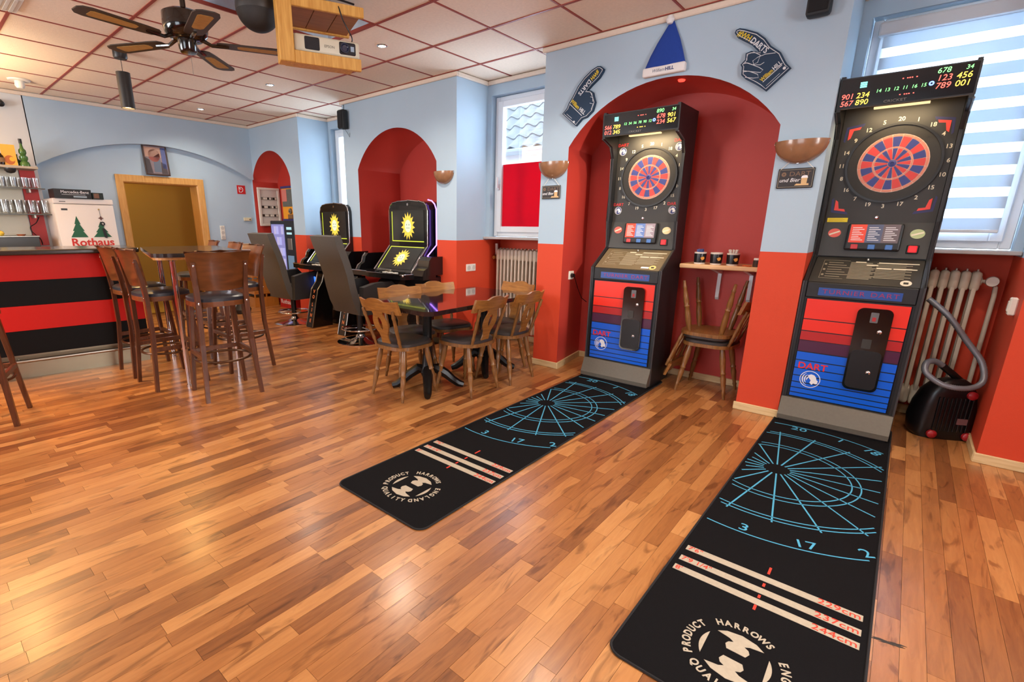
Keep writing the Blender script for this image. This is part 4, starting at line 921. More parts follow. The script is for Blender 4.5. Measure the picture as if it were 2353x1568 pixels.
def slot(label, loc, violet, strut_left):
    t = thing('slot_machine', label, 'slot machine', loc, 0, 'slot machines in the niches')
    hw = .325
    # upper head
    P = [(-hw, 1.10), (hw, 1.10), (hw, 1.50)] + [(hw-.09+.09*math.sin(q*PI/12), 1.50+.08*(1-math.cos(PI/2-q*PI/12))*0+.09*math.cos(q*PI/12)) for q in range(6, 0, -1)][::1]
    P = [(-hw, 1.10), (hw, 1.10), (hw, 1.50), (hw-.02, 1.555), (hw-.06, 1.585), (hw-.14, 1.60), (0, 1.61), (-hw+.14, 1.60), (-hw+.06, 1.585), (-hw+.02, 1.555), (-hw, 1.50)]
    obj('head', prism(B(), P, .30, .70), M_SLOT, t)
    bm = B(); tube(bm, [(a, .298, b) for a, b in P[1:]]+[(-hw, .298, 1.10)], .007, 6); obj('head_trim', bm, M_CHROME, t, True)
    up_s = obj('upper_screen', box(B(), -.27, .27, .293, .30, 1.15, 1.50), M_SCR, t)
    a_, b_, c_ = B(), B(), B(); sun(a_, b_, c_, .125)
    mt = Matrix.Translation((.01, .292, 1.325)) @ Matrix.Rotation(PI/2, 4, 'X') @ Matrix.Diagonal((.95, 1.25, 1, 1))
    obj('sun_rays', xf(a_, mt), M_SUN, up_s); obj('sun_face', xf(b_, mt), M_SUNF, up_s); obj('face_lines', xf(c_, mt), M_FACE, up_s)
    for x0, x1, z0, z1 in ((-.272, -.262, 1.15, 1.49), (-.272, .272, 1.15, 1.16)): obj('screen_border', box(B(), x0, x1, .2915, .294, z0, z1), M_SCRL, up_s)
    obj('badge', lathe(B(), [(0, 0), (.014, 0), (.014, .003), (0, .003)], 14), M_CHROME, t, True, loc=(0, .300, 1.565), rot=(PI/2, 0, 0))
    # sloping lower screen
    y0, z0, y1, z1 = .05, .825, .29, 1.095
    obj('lower_body', prism(B(), [(y0, z0), (y1, z1), (y1+.01, 1.10), (.70, 1.10), (.70, .78), (y0, .78)], -hw, hw, 'YZ'), M_SLOT, t)
    sl = math.atan2(z1-z0, y1-y0); Ml = Matrix.Translation((0, y0, z0)) @ Matrix.Rotation(sl, 4, 'X')
    ls = obj('lower_screen', xf(box(B(), -.275, .275, .035, .345, .0, .004), Ml), M_SCR, t)
    a_, b_, c_ = B(), B(), B(); sun(a_, b_, c_, .125); mt = Ml @ Matrix.Translation((.01, .19, .0045))
    obj('sun_rays', xf(a_, mt), M_SUN, ls); obj('sun_face', xf(b_, mt), M_SUNF, ls); obj('face_lines', xf(c_, mt), M_FACE, ls)
    for x0, x1, v0, v1 in ((-.285, -.275, .03, .345), (-.285, .285, .345, .354)): obj('screen_border', xf(box(B(), x0, x1, v0, v1, .002, .006), Ml), M_SCRL, ls)
    for sx in (-1, 1):
        bm = B(); tube(bm, [(sx*hw, y0-.01, z0+.005), (sx*hw, y1, z1+.005)], .007, 6); obj('screen_trim', bm, M_CHROME, t, True)
    # console with keys
    lx = -.80 if strut_left else -.62
    cn = obj('console', prism(B(), [(lx, .03), (lx+.10, -.06), (-.34, -.06), (-.30, -.10), (.30, -.10), (.34, -.06), (.36, .05), (.50, .05), (.50, .25), (lx, .25)], .755, .81, 'XY'), M_SLOT, t)
    bm = B(); tube(bm, [(lx, .03, .812), (lx+.10, -.06, .812), (-.34, -.06, .812), (-.30, -.10, .812), (.30, -.10, .812), (.34, -.06, .812), (.36, .05, .812), (.50, .05, .812)], .006, 6); obj('console_trim', bm, M_CHROME, t, True)
    for k, (u, w_) in enumerate(((-.12, .03), (-.05, .05), (.04, .06), (.13, .05), (-.20, .025))): obj('key', box(B(), u-w_/2, u+w_/2, -.045, .0, .81, .822, .003, 1), M_WHITE if k in (1, 2, 3) else M_BLACK, cn)
    obj('note_slot', box(B(), -.10, .0, .02, .045, .81, .84, .003, 1), M_STEEL, cn)
    obj('corner_bead', lathe(B(), [(0, -.016), (.012, -.012), (.016, 0), (.012, .012), (0, .016)], 12), M_CHROME, cn, True, loc=(.32, -.08, .80))
    for sx, xo in ((1, .42), (-1, lx+.16)):
        w = [(.03, .80), (.06, .86), (.12, .89), (.14, .96), (.18, 1.0), (.45, 1.0), (.45, .80)]
        obj('wing_panel', prism(B(), w, xo-.06*(sx > 0)-.03, xo+.06*(sx > 0)+.03, 'YZ'), M_SLOT, t)
        bm = B(); tube(bm, [(xo-.06*(sx > 0)-.032, a, b) for a, b in w[:5]], .007, 6); obj('wing_trim', bm, M_CHROME, t, True)
    # lower cabinet, belly and lettered struts
    obj('cabinet', box(B(), -.30, .48, .18, .68, .0, .78, .01, 1), M_SLOT, t)
    bm = B(); P = []
    for k in range(9): a = -PI/2+PI*k/8; P.append((.03-.10*math.cos(a)+.1, .55+.17*math.sin(a)))
    prism(bm, [(p, q) for p, q in P]+[(.20, .72), (.20, .38)], -.30, .06, 'YZ'); obj('belly', bm, mat('belly_bronze', rgb(70, 52, 44), .25, .4), t)
    el = obj('logo_light', lathe(B(), [(0, 0), (.085, 0), (.085, .006), (0, .008)], 28), E_BLUE2, t, loc=(-.13, .026, .565), rot=(PI/2+.1, 0, 0)); el.scale = (.75, 1, 1)
    def strut(xc, s):
        Q = [(-.20, .0), (-.06, .0), (.16, .70), (.06, .74), (-.02, .62)]
        st_ = obj('strut', prism(B(), [(-.21, .0), (.10, .0), (.14, .72), (.02, .72), (-.02, .60), (-.09, .50)], xc-.075, xc+.075, 'YZ'), M_SLOT, t)
        for sx in (-1, 1):
            bm = B(); tube(bm, [(xc+sx*.075, -.212, .01), (xc+sx*.075, -.093, .50), (xc+sx*.075, -.022, .60), (xc+sx*.075, .018, .72)], .007, 6); obj('strut_trim', bm, M_STEEL, st_, True)
        ln = math.atan2(.50, .12)
        for k, chh in enumerate(s):
            v = .47-.070*k-(.03 if k > 1 else 0)
            text('lettering', chh, .062, M_ORANGE, st_, (xc, -.2125+.24*v-.002, v), rot=(ln, 0, 0), bold=.002)
    strut(-.71 if strut_left else .03, 'VOLINE')
    if violet:
        bm = B(); tube(bm, [(hw-.05, .36, 1.612), (hw+.0, .37, 1.60), (hw+.035, .38, 1.565), (hw+.05, .39, 1.51), (hw+.05, .39, 1.12), (hw+.02, .25, .98)], .007, 8); obj('led_tube', bm, E_VIO, t, True)
        obj('side_cheek', box(B(), hw, hw+.11, .40, .68, .98, 1.53, .02, 2), M_SLOT, t)
    return t
slot('black slot machine with sun screens and a violet light tube', (-4.40, 3.66, 0), True, True)
slot('black slot machine with sun screens in the far window recess', (-5.87, 3.66, 0), False, False)
M_GCH = mat('gaming_chair_grey', rgb(82, 78, 74), .75, noise=.12, nscale=60, bump=.2, bscale=300)
M_GCH2 = mat('gaming_chair_side', rgb(46, 44, 44), .6)
def gchair(label, loc, rz):
    t = thing('gaming_chair', label, 'chair', loc, rz, 'gaming chairs')
    obj('base_disc', lathe(B(), [(0, 0), (.27, 0), (.272, .008), (.24, .018), (.12, .030), (.06, .055), (.045, .09), (0, .09)], 40), M_CHROME, t, True)
    obj('column', lathe(B(), [(0, .08), (.035, .08), (.035, .40), (0, .40)], 16), M_BLACK, t, True)
    bm = B(); tube(bm, [(.20*math.cos(2*PI*k/28), .20*math.sin(2*PI*k/28), .16) for k in range(28)], .011, 8, True); obj('foot_ring', bm, M_CHROME, t, True)
    for k in range(3):
        a = k*2*PI/3; bm = B(); tube(bm, [(.03*math.cos(a), .03*math.sin(a), .17), (.20*math.cos(a), .20*math.sin(a), .16)], .008, 6); obj('ring_spoke', bm, M_CHROME, t, True)
    obj('seat', box(B(), -.21, .21, -.18, .27, .40, .53, .04, 3), M_GCH, t, True)
    for sx in (-1, 1): obj('armrest', prism(B(), [(-.16, .36), (.20, .36), (.30, .52), (.32, .66), (.26, .715), (.02, .705), (-.14, .67)], sx*.22, sx*.30, 'YZ'), M_GCH2, t)
    bm = B(); N = 10; R_ = []
    prof = [(-.17, .36), (-.235, .50), (-.275, .66), (-.30, .80), (-.345, .95), (-.40, 1.10), (-.435, 1.215)]
    for y_, z_ in prof: R_.append([bm.verts.new(p) for p in ((-.235, y_, z_), (.235, y_, z_), (.235, y_+.085, z_+.012), (-.235, y_+.085, z_+.012))])
    for i in range(len(R_)-1):
        for k in range(4): bm.faces.new((R_[i][k], R_[i][(k+1) % 4], R_[i+1][(k+1) % 4], R_[i+1][k]))
    bm.faces.new(R_[0][::-1]); bm.faces.new(R_[-1]); bmesh.ops.bevel(bm, geom=[e for e in bm.edges if len(e.link_faces) == 2 and e.calc_face_angle(0) > .8], offset=.015, segments=2, affect='EDGES')
    obj('backrest', bm, M_GCH, t, True)
    bm = B(); tube(bm, [(.12, .05, .37), (.27, .08, .365)], .006, 6); obj('lever', bm, M_BLACK, t)
    return t
gchair('tall grey gaming chair facing the far slot machine', (-6.30, 3.50, 0), .06); gchair('tall grey gaming chair facing the violet-lit slot machine', (-4.69, 3.43, 0), -.02)
# ================================================================ wall lamps and hanging signs
M_SCON = mat('sconce_marbled_glass', rgb(150, 108, 78), .25, noise=.50, nscale=11, coat=.4)
def sconce(label, x, z, w):
    t = thing('wall_lamp', label, 'wall lamp', (x, YW, z), 0, 'half bowl wall lamps')
    bm = B(); n = 20; rows = 8; g_ = []
    for j in range(rows+1):
        q = (PI/2)*j/rows; rr_ = math.cos(q); zz = -math.sin(q)
        g_.append([bm.verts.new((w*rr_*math.cos(PI+PI*i/n), .62*w*rr_*math.sin(PI+PI*i/n)-.002, .93*w*zz)) for i in range(n+1)])
    for j in range(rows):
        for i in range(n):
            try: bm.faces.new((g_[j][i], g_[j][i+1], g_[j+1][i+1], g_[j+1][i]))
            except ValueError: pass
    bmesh.ops.remove_doubles(bm, verts=bm.verts[:], dist=1e-4); r_ = bmesh.ops.solidify(bm, geom=bm.faces[:], thickness=.004); obj('glass_bowl', bm, M_SCON, t, True)
    obj('back_plate', box(B(), -.06, .06, -.012, 0, -.10, -.01, .004, 1), M_STEEL, t)
    for dx, dz in ((-w*.97, -.012), (w*.97, -.012), (0, -w*.90)): obj('clip', box(B(), dx-.008, dx+.008, (-.016 if dx else -.024), (-.002 if dx else -.006), dz-.008, dz+.008, .002, 1), M_CHROME, t)
    return t
sconce('half-bowl marbled wall lamp on the pillar between the two dart machines', -.640, 1.888, .148); sconce('half-bowl marbled wall lamp on the narrow pillar right of the red-film window', -2.50, 1.888, .148); sconce('half-bowl marbled wall lamp beside the violet-lit slot machine', -3.855, 1.892, .135)
def beer_sign(label, x, z, w, h):
    t = thing('hanging_sign', label, 'sign', (x, YW-.006, z), 0, 'small dart and beer signs')
    obj('board', box(B(), -w/2, w/2, -.006, 0, -h/2, h/2, .004, 1), mat('sign_board_dark', rgb(40, 34, 36), .5), t)
    for u0, u1, v0, v1 in ((-w/2+.006, w/2-.006, h/2-.009, h/2-.007), (-w/2+.006, w/2-.006, -h/2+.007, -h/2+.009), (-w/2+.006, -w/2+.008, -h/2+.008, h/2-.008), (w/2-.008, w/2-.006, -h/2+.008, h/2-.008)): obj('border', box(B(), u0, u1, -.007, -.0055, v0, v1), M_PRINTG, t)
    text('lettering', 'DART', .040, mat('sign_bronze', rgb(120, 92, 70), .5), t, (.022, -.0068, .026), sx=1.15); text('lettering', 'und Bier', .034, M_PRINTW, t, (-.032, -.0068, -.012), shear=.25)
    bm = B(); annulus(bm, .004, .014, -.0068, -.006, -.068, .026, 12); obj('dartboard_mark', bm, mat('sign_bronze', rgb(120, 92, 70), .5), t)
    obj('beer_mug', prism(B(), [(.036, -.042), (.066, -.042), (.068, .0), (.034, .0)], -.0072, -.006), mat('sign_beer', rgb(206, 170, 120), .5), t); obj('beer_foam', prism(B(), [(.032, .0), (.070, .0), (.066, .014), (.05, .018), (.036, .012)], -.0074, -.006), M_PRINTW, t); obj('peanuts', prism(B(), [(.0, -.046), (.08, -.046), (.078, -.034), (.04, -.036), (.01, -.034)], -.007, -.006), mat('sign_beer', rgb(206, 170, 120), .5), t)
    bm = B(); tube(bm, [(-w/2+.012, -.004, h/2-.004), (-.012, -.010, h/2+.075), (.012, -.010, h/2+.075), (w/2-.012, -.004, h/2-.004)], .0022, 6); obj('cord', bm, M_WHITE, t)
    return t
beer_sign('small dark dart and beer sign hanging below the wall lamp between the dart machines', -.640, 1.658, .205, .125); beer_sign('small dark dart and beer sign hanging below the wall lamp beside the red-film window', -2.512, 1.635, .190, .115)
# ================================================================ foam hands and cap
M_FOAM = mat('foam_navy', rgb(26, 52, 78), .75); M_FOAML = mat('foam_line_white', rgb(214, 218, 224), .7); M_FOAMY = mat('foam_print_yellow', rgb(216, 190, 40), .7)
def foam(label, out, lines, words, bars, dot):
    """outline in the wall plane (x, z)"""
    zmin = min(b for a, b in out); xm = sum(a for a, b in out)/len(out)
    t = thing('foam_hand', label, 'foam hand', (xm, YW, zmin), 0, 'printed foam hands'); F_ = lambda P: [(a-xm, b-zmin) for a, b in P]
    obj('foam_body', prism(B(), F_(out), -.025, 0), M_FOAM, t)
    n = len(out); inn = []
    ar = sum(out[i][0]*out[(i+1) % n][1]-out[(i+1) % n][0]*out[i][1] for i in range(n))
    for i in range(n):
        p, q, r_ = Vector(out[i-1]), Vector(out[i]), Vector(out[(i+1) % n]); d1 = (q-p).normalized(); d2 = (r_-q).normalized()
        nn = (Vector((-d1.y, d1.x))+Vector((-d2.y, d2.x))); nn = nn.normalized() if nn.length > 1e-6 else Vector((-d1.y, d1.x))
        q2 = q+nn*(.012 if ar > 0 else -.012); inn.append((q2.x, q2.y))
    bm = B(); tube(bm, [(a, -.0255, b) for a, b in F_(inn)], .0022, 5, True); obj('outline', bm, M_FOAML, t)
    for L_ in lines: bm = B(); tube(bm, [(a, -.0255, b) for a, b in F_(L_)], .002, 5); obj('finger_line', bm, M_FOAML, t)
    for s, M, p, q, size in words:
        (ax_, az_), (bx2, bz2) = F_([p])[0], F_([q])[0]; an = math.atan2(bz2-az_, bx2-ax_); me = text_mesh(s, size, M, bold=size*.018)
        w0 = max(v.co.x for v in me.vertices)-min(v.co.x for v in me.vertices); k = math.hypot(bx2-ax_, bz2-az_)/w0
        for v in me.vertices: v.co.x *= k
        o = obj('lettering', me, None, t, loc=((ax_+bx2)/2, -.0258, (az_+bz2)/2)); o.rotation_euler = (Matrix.Rotation(-an, 3, 'Y') @ Matrix.Rotation(PI/2, 3, 'X')).to_euler()
    for p, q, r_ in bars: bm = B(); (a1, b1), (a2, b2) = F_([p, q]); tube(bm, [(a1, -.0255, b1), (a2, -.0255, b2)], r_, 5); obj('underline', bm, M_FOAML, t)
    (a1, b1), = F_([dot]); obj('dot', lathe(B(), [(0, 0), (.009, 0), (.009, .002), (0, .002)], 14), M_FOAML, t, loc=(a1, -.0245, b1), rot=(PI/2, 0, 0))
    return t
foam('navy foam hand pointing up right above the niche arch', [(-2.1, 2.576), (-2.07, 2.551), (-2.074, 2.534), (-2.104, 2.493), (-2.167, 2.448), (-2.205, 2.416), (-2.176, 2.412), (-2.152, 2.394), (-2.141, 2.359), (-2.125, 2.32), (-2.132, 2.292), (-2.143, 2.256), (-2.195, 2.214), (-2.239, 2.205), (-2.292, 2.157), (-2.429, 2.268), (-2.388, 2.307), (-2.372, 2.344), (-2.339, 2.388), (-2.296, 2.459), (-2.242, 2.516), (-2.177, 2.561), (-2.128, 2.58)],
     [[(-2.222, 2.409), (-2.176, 2.400), (-2.160, 2.371)], [(-2.172, 2.364), (-2.150, 2.355), (-2.148, 2.325)], [(-2.174, 2.317), (-2.143, 2.307), (-2.159, 2.267)]],
     [('#WH', M_FOAMY, (-2.117, 2.543), (-2.177, 2.493), .046), ('DARTS', M_FOAML, (-2.184, 2.487), (-2.279, 2.397), .046), ('William', M_FOAMY, (-2.349, 2.361), (-2.272, 2.292), .042), ('HILL', M_FOAML, (-2.265, 2.286), (-2.215, 2.246), .042)], [((-2.359, 2.333), (-2.241, 2.231), .0025), ((-2.385, 2.262), (-2.335, 2.222), .0015)], (-2.312, 2.192))
foam('navy foam hand with drawn fingers pointing up left near the right wall lamp', [(-1.13, 2.6), (-1.124, 2.617), (-1.102, 2.622), (-1.07, 2.611), (-.99, 2.573), (-.939, 2.53), (-.899, 2.478), (-.838, 2.43), (-.809, 2.381), (-.792, 2.356), (-.767, 2.329), (-.892, 2.213), (-.934, 2.246), (-.96, 2.265), (-1.027, 2.307), (-1.054, 2.334), (-1.057, 2.381), (-1.067, 2.398), (-1.043, 2.424), (-1.045, 2.462), (-1.012, 2.471), (-.965, 2.454), (-.974, 2.463), (-1.018, 2.509), (-1.068, 2.542), (-1.11, 2.569)],
     [[(-1.036, 2.423), (-1.030, 2.455), (-.996, 2.460), (-.954, 2.434), (-.964, 2.394), (-.992, 2.384), (-1.041, 2.408)], [(-1.050, 2.400), (-1.025, 2.402), (-.951, 2.362), (-.926, 2.343), (-.939, 2.33), (-1.018, 2.351), (-1.048, 2.36)], [(-1.046, 2.352), (-1.01, 2.35), (-.953, 2.321), (-.946, 2.301), (-.98, 2.303), (-1.028, 2.317)], [(-.867, 2.431), (-.925, 2.435), (-.968, 2.425), (-.995, 2.408), (-.984, 2.383), (-.946, 2.376), (-.925, 2.387)]],
     [('#WH', M_FOAMY, (-1.106, 2.594), (-1.026, 2.541), .048), ('DARTS', M_FOAML, (-1.020, 2.536), (-.919, 2.450), .048), ('William', M_FOAMY, (-.928, 2.279), (-.87, 2.333), .036), ('HILL', M_FOAML, (-.867, 2.336), (-.826, 2.37), .038)], [((-.916, 2.269), (-.819, 2.353), .0025), ((-.893, 2.243), (-.824, 2.306), .0012)], (-.803, 2.332))
cp_ = thing('santa_cap', 'blue felt cap with white brim and bobble above the arch', 'cap', (-1.585, YW, 2.425))
bm = B(); n = 24; R_ = []
for z_, w_, dx, d_ in ((.055, .150, 0, .045), (.14, .118, .004, .04), (.22, .082, .010, .032), (.29, .044, .016, .022), (.345, .014, .020, .012)): R_.append([bm.verts.new((dx+w_*math.cos(2*PI*k/n), -d_*.5+d_*.5*math.sin(2*PI*k/n)-.002, z_-.004*dx)) for k in range(n)])
for i in range(len(R_)-1):
    for k in range(n): bm.faces.new((R_[i][k], R_[i][(k+1) % n], R_[i+1][(k+1) % n], R_[i+1][k]))
bm.faces.new(R_[0][::-1]); bm.faces.new(R_[-1]); obj('felt_cone', bm, mat('felt_blue', rgb(26, 62, 150), .9, noise=.1, nscale=60), cp_, True)
br = obj('brim', box(B(), -.155, .155, -.05, 0, 0, .062, .012, 3), mat('felt_white', rgb(228, 226, 226), .9), cp_, True); text('lettering', 'William', .030, mat('print_slate', rgb(110, 120, 140), .6), br, (-.035, -.0508, .031), shear=.3); text('lettering', 'HILL', .032, mat('print_navy', rgb(40, 60, 110), .6), br, (.048, -.0508, .031), bold=.001)
obj('bobble', lathe(B(), [(0, -.03), (.018, -.025), (.030, 0), (.018, .025), (0, .03)], 16), mat('felt_white', rgb(228, 226, 226), .9), cp_, True, loc=(.012, -.032, .352))
tag(obj('red_lamp', lathe(B(), [(0, 0), (.028, 0), (.022, -.012), (0, -.016)], 16), emis('lamp_red', (1, .05, .03, 1), 2.5), None, loc=(-1.50, 4.13, 2.408)), 'small red glowing lamp under the top of the niche arch', 'lamp')
# ================================================================ speakers
def speaker(label, loc, rz, w=.12, h=.22):
    t = thing('wall_speaker', label, 'speaker', loc, rz, 'small black speakers')
    obj('cabinet', box(B(), -w/2, w/2, -.10, -.015, -h/2, h/2, .018, 2), mat('speaker_black', rgb(26, 30, 34), .6), t, True); obj('grille', box(B(), -w/2+.012, w/2-.012, -.106, -.098, -h/2+.015, h/2-.015, .004, 1), mat('grille_black', rgb(20, 22, 26), .8, bump=.5, bscale=900), t)
    obj('bracket', box(B(), -.015, .015, -.03, 0, -.03, .03), M_BLACK, t)
    return t
s1 = speaker('small black wall speaker at the edge of the slot machine pillar', (-5.545, YW, 2.592), 0); speaker('small black wall speaker near the ceiling above the right wall lamp', (-.662, YW, 2.70), 0, .125, .24)
bm = B(); tube(bm, [(-.04, -.004, .11), (-.045, -.004, .215)], .004, 6); tube(bm, [(.0, -.03, -.11), (.03, -.01, -.16), (.05, -.004, -.20), (.06, -.004, -.15)], .002, 5); obj('cable', bm, M_BLACK, s1)
# ================================================================ sockets and switches
def socket(name, label, loc, rot, n, horiz=True, M=M_WHITE, sz=.08):
    t = thing(name, label, 'socket', loc, 0, None, rot=rot)
    w, h = (sz*n, sz) if horiz else (sz, sz*n)
    obj('plate', box(B(), -w/2, w/2, -.012, 0, -h/2, h/2, .004, 1), M, t)
    for k in range(n):
        o_ = (k-(n-1)/2)*sz; c_ = (o_, 0) if horiz else (0, o_)
        obj('insert', lathe(B(), [(0, .004), (.021, .004), (.021, 0), (.026, 0), (.026, .003), (0, .003)], 18), mat('socket_shadow', rgb(196, 192, 186), .4), t, True, loc=(c_[0], -.0125, c_[1]), rot=(PI/2, 0, 0))
    return t
socket('double_socket', 'white double wall socket in the recess by the dining table', (-3.68, 4.243, .878), (0, 0, PI/2), 2)
sk = socket('wall_socket', 'white wall socket with a plug inside the dart machine niche', (-2.392, 4.225, .885), (0, 0, PI/2-.14), 1)
obj('plug', lathe(B(), [(0, 0), (.02, 0), (.018, .03), (0, .034)], 14), M_BLACK, sk, True, loc=(.0, -.014, 0), rot=(PI/2, 0, 0)); bm = B(); tube(bm, [(0, -.045, 0), (.06, -.05, -.12), (.16, -.03, -.23), (.26, -.02, -.28)], .004, 6); obj('plug_cable', bm, M_BLACK, sk, True)
socket('socket_strip', 'white vertical triple socket beside the doorway', (XB, 3.462, 1.195), (0, 0, PI/2), 3, False, M_WHITE, .072)
t = thing('light_switch', 'white surface switch on the side of the right window recess', 'switch', (.525, 4.15, .918), -PI/2); obj('switch_box', box(B(), -.028, .028, -.032, 0, -.05, .05, .006, 1), M_WHITE, t); obj('rocker', box(B(), -.018, .018, -.037, -.03, -.03, .03, .003, 1), M_WHITE, t)
t = thing('motion_sensor', 'small white box high in the corner beside the far niche', 'sensor', (XB, 3.945, 2.23), PI/2); obj('sensor_case', box(B(), -.032, .032, -.05, 0, -.05, .05, .012, 2), M_WHITE, t, True); obj('sensor_lens', box(B(), -.02, .02, -.053, -.048, -.03, .0, .003, 1), M_WHITE, t)
t = thing('control_unit', 'small cream thermostat unit beside the fuse box', 'thermostat', (XB, 3.88, 1.405), PI/2); obj('unit_case', box(B(), -.062, .062, -.03, 0, -.026, .026, .005, 1), mat('cream_plastic', rgb(214, 206, 176), .5), t); obj('unit_window', box(B(), .02, .045, -.032, -.029, -.012, .005), M_STEEL, t)
fs = thing('fire_hose_sign', 'red square fire hose sign beside the far niche', 'sign', (XB, 3.832, 1.862), PI/2); obj('sign_plate', box(B(), -.066, .066, -.004, 0, -.066, .066), mat('sign_red_plate', rgb(196, 32, 36), .4), fs)
bm = B(); tube(bm, [(-.03, -.005, -.035), (-.005, -.005, -.04), (.022, -.005, -.02), (.026, -.005, .012), (.008, -.005, .036), (-.016, -.005, .036), (-.02, -.005, .012), (.0, -.005, .004)], .005, 6); tube(bm, [(-.035, -.005, -.04), (-.035, -.005, .045)], .004, 6); obj('hose_symbol', bm, M_PRINTW, fs)
# ================================================================ picture over the door
pf = thing('framed_picture', 'dark framed print of figures above the doorway', 'picture', (XB, 2.648, 2.19), PI/2, rot=(-.10, 0, PI/2))
for a in ((-.155, .155, .185, .205), (-.155, .155, -.205, -.185), (-.155, -.138, -.185, .185), (.138, .155, -.185, .185)): obj('frame', box(B(), a[0], a[1], -.045, -.022, a[2], a[3], .004, 1), mat('frame_dark', rgb(60, 40, 36), .4), pf)
pr_ = obj('print', box(B(), -.14, .14, -.032, -.026, -.187, .187), mat('print_mauve', rgb(132, 116, 122), .4, noise=.25, nscale=14), pf)
def blob(P, M): obj('painted_shape', prism(B(), P, -.0335, -.030), M, pr_)
blob([(-.13, .04), (.07, .04), (.07, .17), (-.13, .17)], mat('paint_tan', rgb(190, 150, 132), .5)); blob([(-.055+.075*math.cos(2*PI*k/16)+.04, .06+.085*math.sin(2*PI*k/16)) for k in range(16)], mat('paint_rust', rgb(150, 74, 66), .5)); blob([(-.04, -.16), (.05, -.16), (.055, .02), (.02, .06), (-.03, .03)], mat('paint_slate', rgb(92, 104, 124), .5)); blob([(.075, -.10), (.13, -.12), (.135, .17), (.08, .17)], mat('paint_blue', rgb(80, 92, 150), .5)); blob([(-.135, -.18), (-.06, -.18), (-.08, .0), (-.135, .03)], mat('paint_dark', rgb(64, 54, 60), .5)); blob([(.05, -.18), (.13, -.18), (.12, -.05), (.06, -.02)], mat('paint_dark', rgb(64, 54, 60), .5))
for o in (pr_,): pass
# ================================================================ far niche: fuse box, vending machines, crates
fb = thing('fuse_box', 'white open fuse box with rows of breakers in the far niche', 'fuse box', (-8.166, 4.25, 1.605), PI/2+.05)
for a in ((-.195, .195, .27, .305), (-.195, .195, -.305, -.27), (-.195, -.155, -.27, .27), (.155, .195, -.27, .27)): obj('rim', box(B(), a[0], a[1], -.03, 0, a[2], a[3], .004, 1), M_WHITE, fb)
obj('tray', box(B(), -.155, .155, -.012, 0, -.27, .27), mat('tray_grey_white', rgb(206, 204, 200), .5), fb)
for k in range(3):
    zz = .135-k*.135; rw = obj('breaker_row', box(B(), -.14, .14, -.018, -.01, zz-.022, zz+.022), mat('row_slot', rgb(120, 116, 110), .5), fb)
    for q in range(8):
        if (q+k) % 5: obj('breaker', box(B(), -.135+q*.034, -.107+q*.034, -.028, -.016, zz-.016, zz+.016), M_WHITE if q % 3 else M_BLACK, rw)
vm = thing('cigarette_machine', 'black vending machine with lit rows of packets in the far niche', 'vending machine', (-7.385, 4.02, 0))
obj('cabinet', box(B(), -.36, .36, 0, .43, .30, 1.385, .01, 1), mat('vending_black', rgb(26, 28, 34), .35), vm)
lp = obj('lit_panel', box(B(), -.32, .06, -.008, .004, .50, 1.33), emis('vending_glow', (.30, .28, .62, 1), .8), vm)
for r_ in range(5):
    for c_ in range(5): obj('packet', box(B(), -.305+c_*.073, -.245+c_*.073, -.014, -.006, .52+r_*.165, .64+r_*.165), emis('packet_%d' % ((r_+c_) % 3), ((.46, .44, .85, 1), (.30, .26, .60, 1), (.52, .46, .72, 1))[(r_+c_) % 3], .9), lp)
for z_, h_ in ((1.25, .04), (1.18, .03)): obj('display', box(B(), .14, .28, -.006, .004, z_, z_+h_), emis('vending_display', (.5, .8, .85, 1), .9), vm)
obj('keypad', box(B(), .15, .27, -.01, .004, .95, 1.12, .004, 1), M_STEEL, vm); obj('price_card', box(B(), .12, .30, -.006, .004, .52, .86), mat('card_pale_blue', rgb(120, 164, 208), .4), vm); obj('tray_slot', box(B(), -.2, .2, -.012, .004, .34, .44, .01, 1), M_BLACKGLOSS, vm)
cv = thing('capsule_dispenser', 'yellow toy capsule dispenser on the wall above the vending machine', 'dispenser', (-7.50, 4.29, 1.385))
obj('dispenser_body', box(B(), -.30, .30, 0, .17, 0, .52, .008, 1), mat('dispenser_yellow', rgb(236, 160, 24), .4), cv)
obj('picture_window', box(B(), -.27, .06, -.008, .004, .22, .485), mat('dispenser_window', rgb(92, 96, 90), .3, noise=.5, nscale=14), cv); obj('top_rail', box(B(), -.305, .305, -.01, .175, .50, .535), mat('rail_navy', rgb(52, 48, 112), .4), cv); obj('bottom_rail', box(B(), -.305, .305, -.01, .175, -.0, .03), mat('rail_navy', rgb(52, 48, 112), .4), cv)
obj('poster_red', box(B(), -.28, -.13, -.011, -.007, .30, .485), mat('poster_pink', rgb(206, 120, 110), .5), cv); obj('coin_knob', lathe(B(), [(0, 0), (.045, 0), (.04, .02), (.012, .022), (.012, .04), (0, .04)], 18), M_STEEL, cv, True, loc=(-.05, 0, .15), rot=(PI/2, 0, 0)); obj('delivery_chute', box(B(), -.12, .02, -.02, .004, .03, .10, .004, 1), mat('chute_brown', rgb(130, 90, 50), .5), cv); obj('sticker', box(B(), .15, .28, -.003, .002, .18, .40), M_WHITE, cv)
nt_ = thing('paper_note', 'white paper note hanging beside the fuse box', 'paper', (-8.06, 4.44, 1.39)); obj('sheet', box(B(), 0, .2, 0, .002, 0, .38), mat('paper', rgb(214, 206, 186), .7), nt_)
M_CRATE = mat('crate_amber', rgb(176, 110, 40), .45)
